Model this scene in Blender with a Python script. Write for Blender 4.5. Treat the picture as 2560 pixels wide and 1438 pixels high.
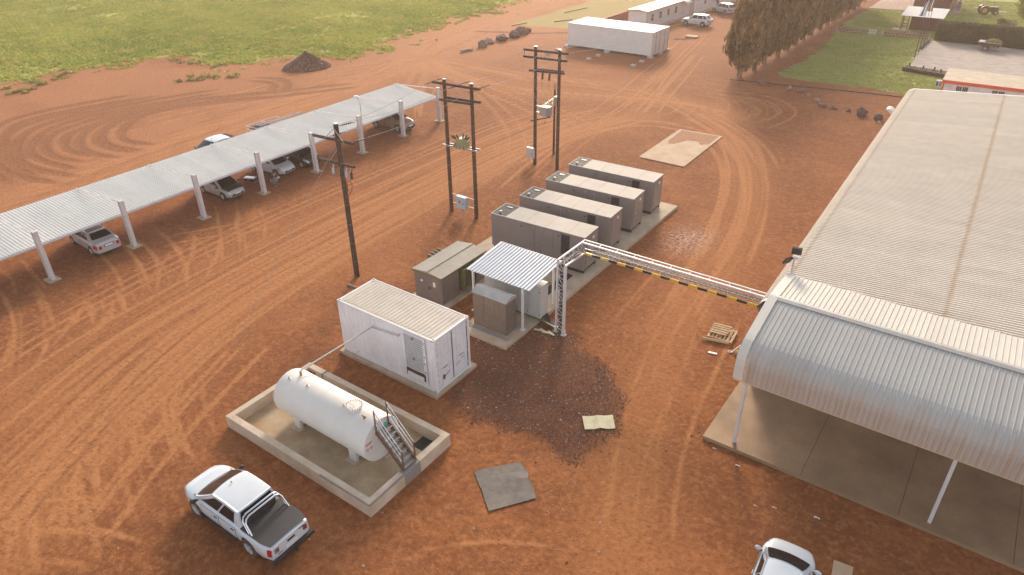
import bpy, math, random
import numpy as np
from mathutils import Vector, Matrix
sc = bpy.context.scene
for o in list(bpy.data.objects): bpy.data.objects.remove(o)
R = random.Random(7)
rad = math.radians
# ------------------------------------------------------------------ camera
YAW, PITCH, ROLL = -0.62319, 0.53969, -0.011145
fwd = Vector((math.sin(YAW)*math.cos(PITCH), math.cos(YAW)*math.cos(PITCH), -math.sin(PITCH)))
rgt = Vector((math.cos(YAW), -math.sin(YAW), 0)); upv = rgt.cross(fwd)
r2 = rgt*math.cos(ROLL)+upv*math.sin(ROLL); u2 = -rgt*math.sin(ROLL)+upv*math.cos(ROLL)
cam = bpy.data.cameras.new('camera'); co = bpy.data.objects.new('camera', cam); sc.collection.objects.link(co)
cam.sensor_width = 36; cam.lens = 1755.95/2560*36; cam.clip_end = 4000; cam.clip_start = .5
m = Matrix((r2, u2, -fwd)).transposed().to_4x4(); m.translation = (17.327, -18.233, 20.65); co.matrix_world = m
sc.camera = co
# ------------------------------------------------------------------ sky, sun, exposure
SUN_EL, SH = rad(23.0), Vector((.44, -.898, 0))          # elevation, direction the shadows fall
w = bpy.data.worlds.new('World'); sc.world = w; w.use_nodes = True
nt = w.node_tree; bg = nt.nodes['Background']
sky = nt.nodes.new('ShaderNodeTexSky'); sky.sky_type = 'NISHITA'; sky.sun_disc = False
sky.sun_elevation = SUN_EL; sky.sun_rotation = math.atan2(-SH.x, -SH.y); sky.dust_density = 3.0; sky.air_density = 1.0; sky.altitude = 1200
hs = nt.nodes.new('ShaderNodeHueSaturation'); hs.inputs['Saturation'].default_value = .33     # thin high haze greys the sky
nt.links.new(sky.outputs[0], hs.inputs['Color']); nt.links.new(hs.outputs[0], bg.inputs[0]); bg.inputs[1].default_value = .15
sl = bpy.data.lights.new('sun', 'SUN'); sl.energy = 2.3; sl.angle = rad(11); sl.color = (1, .80, .58)
so = bpy.data.objects.new('sun', sl); sc.collection.objects.link(so)
d = Vector((SH.x*math.cos(SUN_EL), SH.y*math.cos(SUN_EL), -math.sin(SUN_EL)))
so.rotation_euler = d.to_track_quat('-Z', 'Y').to_euler()
vs = sc.view_settings; vs.view_transform = 'Standard'; vs.look = 'None'; vs.gamma = 1; vs.use_curve_mapping = False
vs.exposure = 0.95
HAZE = .0008
# ------------------------------------------------------------------ helpers
COL = sc.collection
def tag(o, label=None, cat=None, group=None, kind=None):
    if label: o['label'] = label
    if cat: o['category'] = cat
    if group: o['group'] = group
    if kind: o['kind'] = kind
    return o
def thing(name, label, cat, loc=(0, 0, 0), rz=0, group=None):
    o = bpy.data.objects.new(name, None); COL.objects.link(o); o.empty_display_size = .3
    o.location = loc; o.rotation_euler = (0, 0, rz)
    return tag(o, label, cat, group)
def link(name, me, parent=None, loc=None, rot=None, scale=None):
    o = bpy.data.objects.new(name, me); COL.objects.link(o)
    if parent: o.parent = parent
    if loc is not None: o.location = loc
    if rot is not None: o.rotation_euler = rot
    if scale is not None: o.scale = scale
    return o
def V3(p): return Vector(p)
class MB:
    def __init__(s): s.v = []; s.f = []
    def add(s, vs, fs):
        o = len(s.v); s.v += [tuple(p) for p in vs]; s.f += [tuple(i+o for i in f) for f in fs]; return s
    def box(s, x0, x1, y0, y1, z0, z1):
        return s.add([(x0,y0,z0),(x1,y0,z0),(x1,y1,z0),(x0,y1,z0),(x0,y0,z1),(x1,y0,z1),(x1,y1,z1),(x0,y1,z1)],
                     [(0,3,2,1),(4,5,6,7),(0,1,5,4),(1,2,6,5),(2,3,7,6),(3,0,4,7)])
    def cb(s, c, sx, sy, sz, rz=0, ry=0, rx=0):
        M_ = Matrix.Translation(c) @ Matrix.Rotation(rz,4,'Z') @ Matrix.Rotation(ry,4,'Y') @ Matrix.Rotation(rx,4,'X')
        t = MB().box(-sx/2,sx/2,-sy/2,sy/2,-sz/2,sz/2)
        return s.add([M_ @ Vector(p) for p in t.v], t.f)
    def frame(s, p, q):
        a = (V3(q)-V3(p)).normalized(); u = a.cross(Vector((0,0,1)))
        if u.length < 1e-3: u = Vector((1,0,0))
        u.normalize(); return a, u, u.cross(a)
    def bar(s, p, q, w_, h=None):
        h = h or w_; a,u,n = s.frame(p,q); vs = []
        for c in (V3(p),V3(q)):
            for i,j in ((-1,-1),(1,-1),(1,1),(-1,1)): vs.append(c+u*(i*w_/2)+n*(j*h/2))
        return s.add(vs, [(0,1,2,3),(7,6,5,4),(0,4,5,1),(1,5,6,2),(2,6,7,3),(3,7,4,0)])
    def tube(s, p, q, r, r1=None, n=10, caps=True):
        r1 = r if r1 is None else r1; a,u,k = s.frame(p,q); vs = []
        for c,rr in ((V3(p),r),(V3(q),r1)):
            for i in range(n):
                t = 2*math.pi*i/n; vs.append(c+u*(rr*math.cos(t))+k*(rr*math.sin(t)))
        fs = [(i,(i+1)%n,n+(i+1)%n,n+i) for i in range(n)]
        if caps: fs += [tuple(range(n-1,-1,-1)), tuple(range(n,2*n))]
        return s.add(vs, fs)
    def path(s, pts, r, n=6):
        pts = [V3(p) for p in pts]; vs = []; fs = []
        for i,p in enumerate(pts):
            a = (pts[min(i+1,len(pts)-1)]-pts[max(i-1,0)]).normalized(); u = a.cross(Vector((0,0,1)))
            if u.length < 1e-3: u = Vector((1,0,0))
            u.normalize(); k = u.cross(a)
            for j in range(n):
                t = 2*math.pi*j/n; vs.append(p+u*(r*math.cos(t))+k*(r*math.sin(t)))
        for i in range(len(pts)-1):
            for j in range(n): fs.append((i*n+j, i*n+(j+1)%n, (i+1)*n+(j+1)%n, (i+1)*n+j))
        fs += [tuple(range(n-1,-1,-1)), tuple((len(pts)-1)*n+j for j in range(n))]
        return s.add(vs, fs)
    def grid(s, rows, closed=False):
        n = len(rows[0]); vs = [p for r in rows for p in r]; fs = []
        for i in range(len(rows)-1):
            for j in range(n if closed else n-1): fs.append((i*n+j, i*n+(j+1)%n, (i+1)*n+(j+1)%n, (i+1)*n+j))
        return s.add(vs, fs)
    def prism(s, poly, axis, a, b):
        n = len(poly)
        def P(p, t): return {'x':(t,p[0],p[1]),'y':(p[0],t,p[1]),'z':(p[0],p[1],t)}[axis]
        return s.add([P(p,a) for p in poly]+[P(p,b) for p in poly],
                     [tuple(range(n))[::-1], tuple(range(n,2*n))]+[(i,(i+1)%n,n+(i+1)%n,n+i) for i in range(n)])
    def lathe(s, prof, axis='z', c=(0,0,0), n=20):
        rows = []
        for r,h in prof:
            row = []
            for i in range(n):
                t = 2*math.pi*i/n; a,b = r*math.cos(t), r*math.sin(t)
                row.append((c[0]+a,c[1]+b,c[2]+h) if axis=='z' else (c[0]+h,c[1]+a,c[2]+b) if axis=='x' else (c[0]+a,c[1]+h,c[2]+b))
            rows.append(row)
        return s.grid(rows, True)
    def ell(s, c, rx, ry, rz, n=10, mm=6):
        return s.add(*(lambda t: (t.v, t.f))(MB().grid([[(c[0]+rx*math.sin(math.pi*i/mm)*math.cos(2*math.pi*j/n),
             c[1]+ry*math.sin(math.pi*i/mm)*math.sin(2*math.pi*j/n), c[2]+rz*math.cos(math.pi*i/mm)) for j in range(n)] for i in range(mm+1)], True)))
    def mesh(s, name, mat, smooth=None):
        me = bpy.data.meshes.new(name); me.from_pydata(s.v, [], s.f); me.materials.append(mat)
        if smooth:
            me.polygons.foreach_set('use_smooth', [True]*len(me.polygons)); me.set_sharp_from_angle(angle=rad(smooth))
        me.update(); return me
    def build(s, name, mat, parent=None, smooth=None, loc=None, rot=None):
        return link(name, s.mesh(name, mat, smooth), parent, loc, rot)
def copy_tree(o, parent=None):
    c = o.copy(); COL.objects.link(c); c.parent = parent
    for ch in list(o.children): copy_tree(ch, c)
    return c
ORD = 'first second third fourth fifth sixth seventh eighth ninth tenth eleventh twelfth thirteenth fourteenth fifteenth sixteenth seventeenth eighteenth nineteenth twentieth'.split()
# ------------------------------------------------------------------ materials
class NT:
    def __init__(s, name):
        s.m = bpy.data.materials.new(name); s.m.use_nodes = True; s.t = s.m.node_tree; s.t.nodes.clear()
        s.out = s.t.nodes.new('ShaderNodeOutputMaterial'); s.b = s.t.nodes.new('ShaderNodeBsdfPrincipled')
        s.t.links.new(s.b.outputs[0], s.out.inputs[0]); s.pos = s.t.nodes.new('ShaderNodeNewGeometry')
        s.P = s.pos.outputs['Position']
    def set(s, sock, v):
        if isinstance(v, bpy.types.NodeSocket): s.t.links.new(v, sock)
        elif isinstance(v, tuple) and len(v) == 3 and sock.type == 'RGBA': sock.default_value = (*v, 1)
        else: sock.default_value = v
    def n(s, t, ins=None, out=0, **at):
        nd = s.t.nodes.new(t)
        for k,v in at.items(): setattr(nd, k, v)
        for k,v in (ins or {}).items(): s.set(nd.inputs[k], v)
        return nd.outputs[out]
    def math(s, op, a, b=0., c=0.): return s.n('ShaderNodeMath', {0:a,1:b,2:c}, operation=op)
    def mix(s, f, a, b): return s.n('ShaderNodeMix', {0:f,6:a,7:b}, out=2, data_type='RGBA')
    def noise(s, scale, detail=3, rough=.55, vec=None, out=0): return s.n('ShaderNodeTexNoise', {'Vector':vec or s.P,'Scale':scale,'Detail':detail,'Roughness':rough}, out=out)
    def ramp(s, f, lo, hi): return s.n('ShaderNodeMapRange', {0:f,1:lo,2:hi,3:0.,4:1.})
    def scl(s, v, vec=None): return s.n('ShaderNodeVectorMath', {0:vec or s.P,1:v}, operation='MULTIPLY')
    def attr(s, name): return s.n('ShaderNodeAttribute', out=2, attribute_name=name)
    def bump(s, h, dist, st=1.): s.set(s.b.inputs['Normal'], s.n('ShaderNodeBump', {'Height':h,'Distance':dist,'Strength':st}))
    def fin(s, col, rough, metal=0., spec=.5, coat=0.):
        s.set(s.b.inputs['Base Color'], col); s.set(s.b.inputs['Roughness'], rough); s.set(s.b.inputs['Metallic'], metal)
        s.b.inputs['Specular IOR Level'].default_value = spec; s.b.inputs['Coat Weight'].default_value = coat; s.b.inputs['Coat Roughness'].default_value = .08
        return s.m
DUST = (.40, .20, .10)
def mul(c, k): return tuple(min(1, x*k) for x in c)
def basic(name, col, rough=.6, metal=0., var=.12, vs=2.5, dust=0., up=0., bump=0., bs=30, spec=.5, coat=0., rnd=0., dcol=DUST, fine=0.):
    t = NT(name)
    n = t.noise(vs, 4)
    c = t.mix(t.ramp(n,.3,.7), mul(col,1-var), mul(col,1+var))
    if fine: c = t.mix(t.math('MULTIPLY', t.ramp(t.noise(vs*14, 2),.35,.7), fine), c, mul(col,.55))
    if rnd:
        r = t.n('ShaderNodeObjectInfo', out=5); c = t.n('ShaderNodeHueSaturation', {'Color':c,'Value':t.math('MULTIPLY_ADD', r, 2*rnd, 1-rnd)})
    if dust or up:
        dn = t.math('MULTIPLY', t.ramp(t.noise(vs*.7+.5, 6, .65),.42,.72), dust)
        if up:
            z = t.n('ShaderNodeSeparateXYZ', {0:t.pos.outputs['Normal']}, out=2)
            dn = t.math('MAXIMUM', dn, t.math('MULTIPLY', t.math('MULTIPLY', t.ramp(z,.3,1.), t.ramp(t.noise(vs*1.7+1, 5, .6),.25,.7)), up))
        c = t.mix(dn, c, dcol)
    if bump: t.bump(t.noise(bs, 3), bump)
    return t.fin(c, t.math('MULTIPLY_ADD', t.noise(vs*5,2), .2, rough-.1), metal, spec, coat)
M = {}
M['white'] = basic('white_paint', (.70,.69,.68), .45, dust=.18, up=.15)
M['steelwhite'] = basic('white_structural_paint', (.62,.585,.58), .5, var=.06, dust=.2, vs=1.5)
M['container'] = basic('container_paint', (.80,.785,.80), .5, var=.06, vs=1.2, dust=.16, up=.30, dcol=(.45,.31,.2))
M['container_roof'] = basic('container_roof_paint', (.55,.51,.45), .75, var=.12, vs=1.5, dust=.55, up=.4, dcol=(.48,.35,.23))
M['container40'] = basic('long_container_paint', (.72,.70,.68), .5, var=.05, vs=.8, dust=.15, up=.25, dcol=(.5,.38,.27))
M['genset'] = basic('taupe_enclosure_paint', (.235,.21,.20), .42, var=.07, vs=1.2, dust=.15, up=.0)
M['gensetroof'] = basic('enclosure_roof_paint', (.46,.425,.375), .75, var=.08, vs=1.1, dust=.35, up=.25, dcol=(.48,.33,.21), rnd=.04)
M['kiosk'] = basic('kiosk_paint', (.19,.165,.15), .5, var=.1, dust=.25)
M['kioskroof'] = basic('kiosk_roof_paint', (.30,.29,.25), .7, var=.1, dust=.3, up=.2)
M['olive'] = basic('olive_paint', (.15,.145,.06), .5, var=.15, dust=.2, up=.15)
M['brushed'] = basic('brown_stainless', (.20,.165,.14), .42, metal=.2, var=.12, vs=3, dust=.15)
M['galv'] = basic('galvanised_steel', (.50,.50,.49), .38, metal=.7, var=.12, vs=4, dust=.12)
M['galvsheet'] = basic('new_galvanised_sheet', (.58,.62,.66), .5, metal=.1, var=.05, vs=1, dust=.06)
M['cabwhite'] = basic('light_grey_cabinet', (.52,.53,.51), .45, var=.05, dust=.18)
M['concrete'] = basic('concrete', (.47,.385,.285), .85, var=.18, vs=1.3, dust=.4, up=.12, bump=.004, bs=40, fine=.15)
M['concrete_wall'] = basic('plastered_concrete', (.62,.51,.385), .85, var=.14, vs=1.1, dust=.45, bump=.004, bs=30, fine=.12, dcol=(.42,.25,.12))
M['bundfloor'] = basic('stained_bund_floor', (.47,.355,.225), .7, var=.25, vs=.8, dust=.8, bump=.003, bs=30, fine=.2, dcol=(.36,.22,.10))
M['slabwarm'] = basic('dusty_old_slab', (.50,.36,.24), .85, var=.1, vs=.8, dust=.5, bump=.003, fine=.12)
M['loadslab'] = basic('dark_brown_loading_floor', (.34,.215,.12), .75, var=.2, vs=.6, dust=.4, fine=.2, dcol=(.20,.13,.08))  # darker and browner than the other slabs, with random dark patches
M['patch_grey'] = basic('fresh_cement', (.27,.25,.23), .85, var=.1, vs=3, dust=.2)
M['tank'] = basic('cream_tank_paint', (.72,.69,.645), .5, var=.04, vs=1., dust=.16, up=.28, dcol=(.62,.48,.32))
M['rustmetal'] = basic('rusty_steel', (.17,.105,.07), .7, metal=.3, var=.35, vs=8, dust=.4)
M['wood'] = basic('creosote_timber', (.062,.038,.027), .75, var=.4, vs=6, dust=.18, bump=.006, bs=60)
M['palletwood'] = basic('pallet_pine', (.46,.31,.17), .8, var=.22, vs=6, dust=.3, rnd=.15)
M['black'] = basic('black_rubber', (.022,.022,.024), .6, var=.2, dust=.18)
M['tyre'] = basic('dusty_tyre', (.03,.028,.027), .85, var=.2, dust=.45, vs=6)
M['alloy'] = basic('alloy_rim', (.62,.62,.62), .35, metal=.3, dust=.15, vs=6)
M['chrome'] = basic('polished_tube', (.72,.72,.74), .12, metal=1., var=.03)
M['glass'] = basic('vehicle_glass', (.014,.018,.022), .05, var=.1, spec=.35)
M['pane'] = basic('window_pane', (.06,.05,.05), .1, var=.2, spec=.7)
M['red'] = basic('red_lens', (.42,.015,.012), .2, var=.1, coat=.5)
M['lens'] = basic('clear_lens', (.55,.57,.6), .12, metal=.4, var=.1, coat=.6)
M['amber'] = basic('orange_tape', (.75,.33,.03), .4)
M['yellow'] = basic('yellow_hazard_paint', (.78,.46,.01), .45, var=.08, dust=.1)
M['hazblack'] = basic('black_hazard_paint', (.02,.02,.02), .5, dust=.12)
M['navy'] = basic('dark_louvre', (.03,.032,.045), .5, var=.2, dust=.1)
M['lblue'] = basic('pale_blue_box_paint', (.42,.55,.60), .4, var=.06, dust=.12)
M['bgrey'] = basic('pale_grey_box_paint', (.55,.50,.48), .4, var=.06, dust=.15)
M['recl'] = basic('grey_recloser_paint', (.27,.275,.28), .4, var=.1, dust=.15)
M['grillegrey'] = basic('dark_grille_steel', (.16,.155,.15), .6)
M['captop'] = basic('pale_cabinet_cap', (.40,.39,.37), .55, dust=.2)
M['linergrey'] = basic('shadow_liner', (.5,.48,.47), .7)
M['porcelain'] = basic('brown_porcelain', (.06,.03,.022), .25, var=.2)
M['cable'] = basic('black_cable', (.018,.018,.02), .5, dust=.15)
M['redcable'] = basic('red_cable', (.28,.05,.03), .5)
M['wire'] = basic('aluminium_wire', (.35,.33,.30), .4, metal=.6)
M['signw'] = basic('sign_white', (.78,.76,.74), .5, var=.03)
M['signr'] = basic('sign_red', (.55,.06,.03), .5, var=.05)
M['redbox'] = basic('red_enamel', (.5,.03,.03), .4, dust=.15)
M['cardboard'] = basic('pale_board', (.60,.55,.36), .8, var=.1, vs=3, dust=.15)
M['plate'] = basic('rusty_dark_plate', (.085,.082,.08), .6, metal=.2, var=.3, vs=2.5, dust=.55, dcol=(.20,.12,.075), bump=.003)
M['rock'] = basic('weathered_rock', (.19,.125,.09), .9, var=.45, vs=3, dust=.35, bump=.03, bs=6)
M['darkrock'] = basic('dark_ironstone', (.085,.065,.06), .85, var=.5, vs=3, dust=.3, bump=.03, bs=6)
M['palerock'] = basic('pale_rock', (.33,.25,.2), .9, var=.35, vs=4, dust=.35, bump=.03, bs=6)
M['block'] = basic('cement_block', (.52,.48,.45), .85, var=.1, dust=.25)
M['prefab'] = basic('prefab_panel', (.72,.70,.70), .5, var=.04, dust=.1)
M['prefabroof'] = basic('cream_roof_sheet', (.62,.52,.38), .55, var=.08, vs=.8, dust=.2)
M['trimcream'] = basic('cream_trim', (.58,.42,.26), .5, var=.08)
M['redtrim'] = basic('orange_red_trim', (.72,.10,.03), .45, var=.05)
M['brick'] = basic('red_brick_wall', (.30,.11,.07), .85, var=.3, vs=6, bump=.01, bs=25)
M['cabinroof'] = basic('tan_flat_roof', (.50,.42,.30), .75, var=.1, vs=1, dust=.3)
M['shedwood'] = basic('brown_stained_boards', (.15,.055,.03), .7, var=.2, vs=3, rnd=.12)
M['roofwhite'] = basic('white_sheet_roof', (.62,.61,.58), .65, var=.04)
M['fencered'] = basic('red_picket_paint', (.26,.05,.03), .6, var=.15)
M['pole'] = basic('dark_flagpole', (.10,.10,.11), .4, metal=.3)
M['paving'] = basic('weathered_paving', (.40,.35,.31), .85, var=.16, vs=.9, dust=.35, fine=.2, bump=.004)
M['pinkpaving'] = basic('pink_brick_paving', (.40,.25,.21), .85, var=.12, vs=1.2, fine=.2)
M['tractor'] = basic('dark_green_tractor', (.03,.055,.03), .5, dust=.2)
M['rimyellow'] = basic('yellow_rim', (.62,.42,.02), .5)
M['skin'] = basic('skin', (.42,.24,.17), .6, var=.05)
M['blackcloth'] = basic('black_cloth', (.02,.02,.022), .85)
M['greycloth'] = basic('grey_cloth', (.32,.31,.33), .85)
M['bluecloth'] = basic('blue_cloth', (.07,.10,.22), .85)
M['redcloth'] = basic('red_cloth', (.45,.05,.05), .85)
M['hair'] = basic('dark_hair', (.012,.01,.01), .7)
M['alu'] = basic('aluminium_case', (.6,.6,.62), .35, metal=.6, dust=.1)
M['hay'] = basic('cut_grass_load', (.19,.16,.06), .95, var=.35, vs=6)
M['bark'] = basic('pale_bark', (.24,.15,.10), .9, var=.3, vs=5, bump=.02)
M['hosegreen'] = basic('green_mesh', (.05,.14,.09), .7)
M['teal'] = basic('teal_cap', (.02,.5,.36), .4)
M['crease'] = basic('dark_gap', (.03,.028,.027), .8)
def paint(name, col, coat=.6, rough=.32, dust=.10): return basic(name, col, rough, var=.03, vs=1.5, coat=coat, dust=dust)
M['carwhite'] = paint('sky_tinted_car_white', (.60,.65,.69)); M['carsilver'] = paint('silver_car_paint', (.46,.45,.46), rough=.3)  # white is tinted blue: sky reflection put into the paint colour
M['carblack'] = paint('black_car_paint', (.02,.021,.026), dust=.05); M['carbronze'] = paint('bronze_car_paint', (.23,.16,.115)); M['cargrey'] = paint('grey_car_paint', (.42,.41,.42))
def roofmat(name, col, streak_axis, rust=.5, lap=None, zlow=None, dirt=.35, low=False):
    t = NT(name); n = t.noise(.5, 4)
    c = t.mix(t.ramp(n,.3,.7), mul(col,.97), mul(col,1.03))
    r = t.n('ShaderNodeObjectInfo', out=5); c = t.n('ShaderNodeHueSaturation', {'Color':c,'Value':t.math('MULTIPLY_ADD', r, .07, .965)})
    v = t.scl((.35,11,.35) if streak_axis == 'x' else (11,.35,.35))
    s_ = t.ramp(t.noise(1., 3, .6, vec=v), .52, .78)
    amt = t.math('MULTIPLY', s_, rust)
    xyz = t.t.nodes.new('ShaderNodeSeparateXYZ'); t.t.links.new(t.P, xyz.inputs[0])
    if zlow: amt = t.math('MULTIPLY', amt, t.n('ShaderNodeMapRange', {0:xyz.outputs[2],1:zlow[0],2:zlow[1],3:1.,4:.22}))
    if lap:
        dd = t.math('ABSOLUTE', t.math('SUBTRACT', t.math('MULTIPLY_ADD', xyz.outputs[1], .0222, xyz.outputs[0]), lap))
        k = t.n('ShaderNodeMapRange', {0:t.math('MULTIPLY_ADD', t.noise(2.5,4,.7), .22, dd),1:.10,2:.26,3:1.,4:0.})
        amt = t.math('MAXIMUM', amt, t.math('MULTIPLY', k, .12))
        e = t.math('ABSOLUTE', t.math('SUBTRACT', t.math('MULTIPLY_ADD', xyz.outputs[1], .0222, xyz.outputs[0]), 11.75))
        k2 = t.n('ShaderNodeMapRange', {0:t.math('MULTIPLY_ADD', t.noise(3.,4,.7), .25, e),1:.10,2:.26,3:1.,4:0.})
        amt = t.math('MAXIMUM', amt, t.math('MULTIPLY', k2, .4))
    c = t.mix(amt, c, (.40,.22,.10)); c = t.mix(t.math('MULTIPLY', t.attr('dirt'), t.math('MULTIPLY_ADD', t.noise(1.5,4), .5, dirt)), c, (.24,.155,.095))
    if low:
        lm_ = t.n('ShaderNodeMapRange', {0:xyz.outputs[2],1:3.9,2:4.85,3:1.,4:0.}); c = t.mix(t.math('MULTIPLY', lm_, .5), c, (.52,.40,.33)); c = t.mix(t.math('MULTIPLY', t.math('MULTIPLY', lm_, t.attr('dirt')), t.ramp(t.noise(1.3,3,vec=t.scl((6,.4,.4))),.25,.6)), c, (.40,.22,.085))
    if lap: c = t.mix(t.math('MULTIPLY', k, .5), c, (.58,.37,.19))
    return t.fin(c, .62, 0., .3)
M['shedroof'] = roofmat('weathered_shed_sheet', (.93,.84,.71), 'x', .12, lap=17.95, dirt=.42)
M['canopyroof'] = roofmat('rust_streaked_canopy_sheet', (.45,.44,.415), 'y', .9, zlow=(4.35,4.95), dirt=-.25, low=True)
M['canopyback'] = roofmat('sunlit_cream_sheet', (.62,.58,.51), 'y', .2, dirt=-.05)  # cream and lighter than the front slope: sunlight put into the sheet colour
M['carportroof'] = roofmat('carport_sheet', (.80,.79,.745), 'x', .12, dirt=0.)
def foliage(name, c1, c2, c3=None):
    t = NT(name); a = t.attr('shade')
    c = t.mix(a, c1, c2); c = t.mix(t.ramp(t.noise(.35,3),.45,.75), c, c3 or mul(c2,1.25))
    t.b.inputs['Transmission Weight'].default_value = 0
    t.fin(c, .7, 0, .25)
    tr = t.t.nodes.new('ShaderNodeBsdfTranslucent'); t.set(tr.inputs[0], c); ms = t.t.nodes.new('ShaderNodeMixShader'); ms.inputs[0].default_value = .3
    t.t.links.new(t.b.outputs[0], ms.inputs[1]); t.t.links.new(tr.outputs[0], ms.inputs[2]); t.t.links.new(ms.outputs[0], t.out.inputs[0])
    return t.m
M['conifer'] = foliage('conifer_leaves', (.125,.082,.036), (.36,.235,.095))  # red-brown leaf colours take in the warm veil of the lens flare
M['hedge'] = foliage('hedge_leaves', (.05,.058,.022), (.12,.12,.042))
M['broad'] = foliage('broad_leaves', (.09,.12,.025), (.34,.33,.05))
M['fieldgrass'] = foliage('field_grass', (.25,.32,.055), (.45,.48,.10), (.53,.45,.13))
M['lawngrass'] = foliage('lawn_grass', (.26,.31,.085), (.38,.40,.125), (.43,.42,.14))
M['weed'] = foliage('weed_leaves', (.16,.18,.05), (.32,.30,.09))
M['stone'] = (lambda t: t.fin(t.mix(t.attr('shade'), (.180,.070,.033), (.56,.44,.38)), .85))(NT('gravel_stones'))
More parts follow.
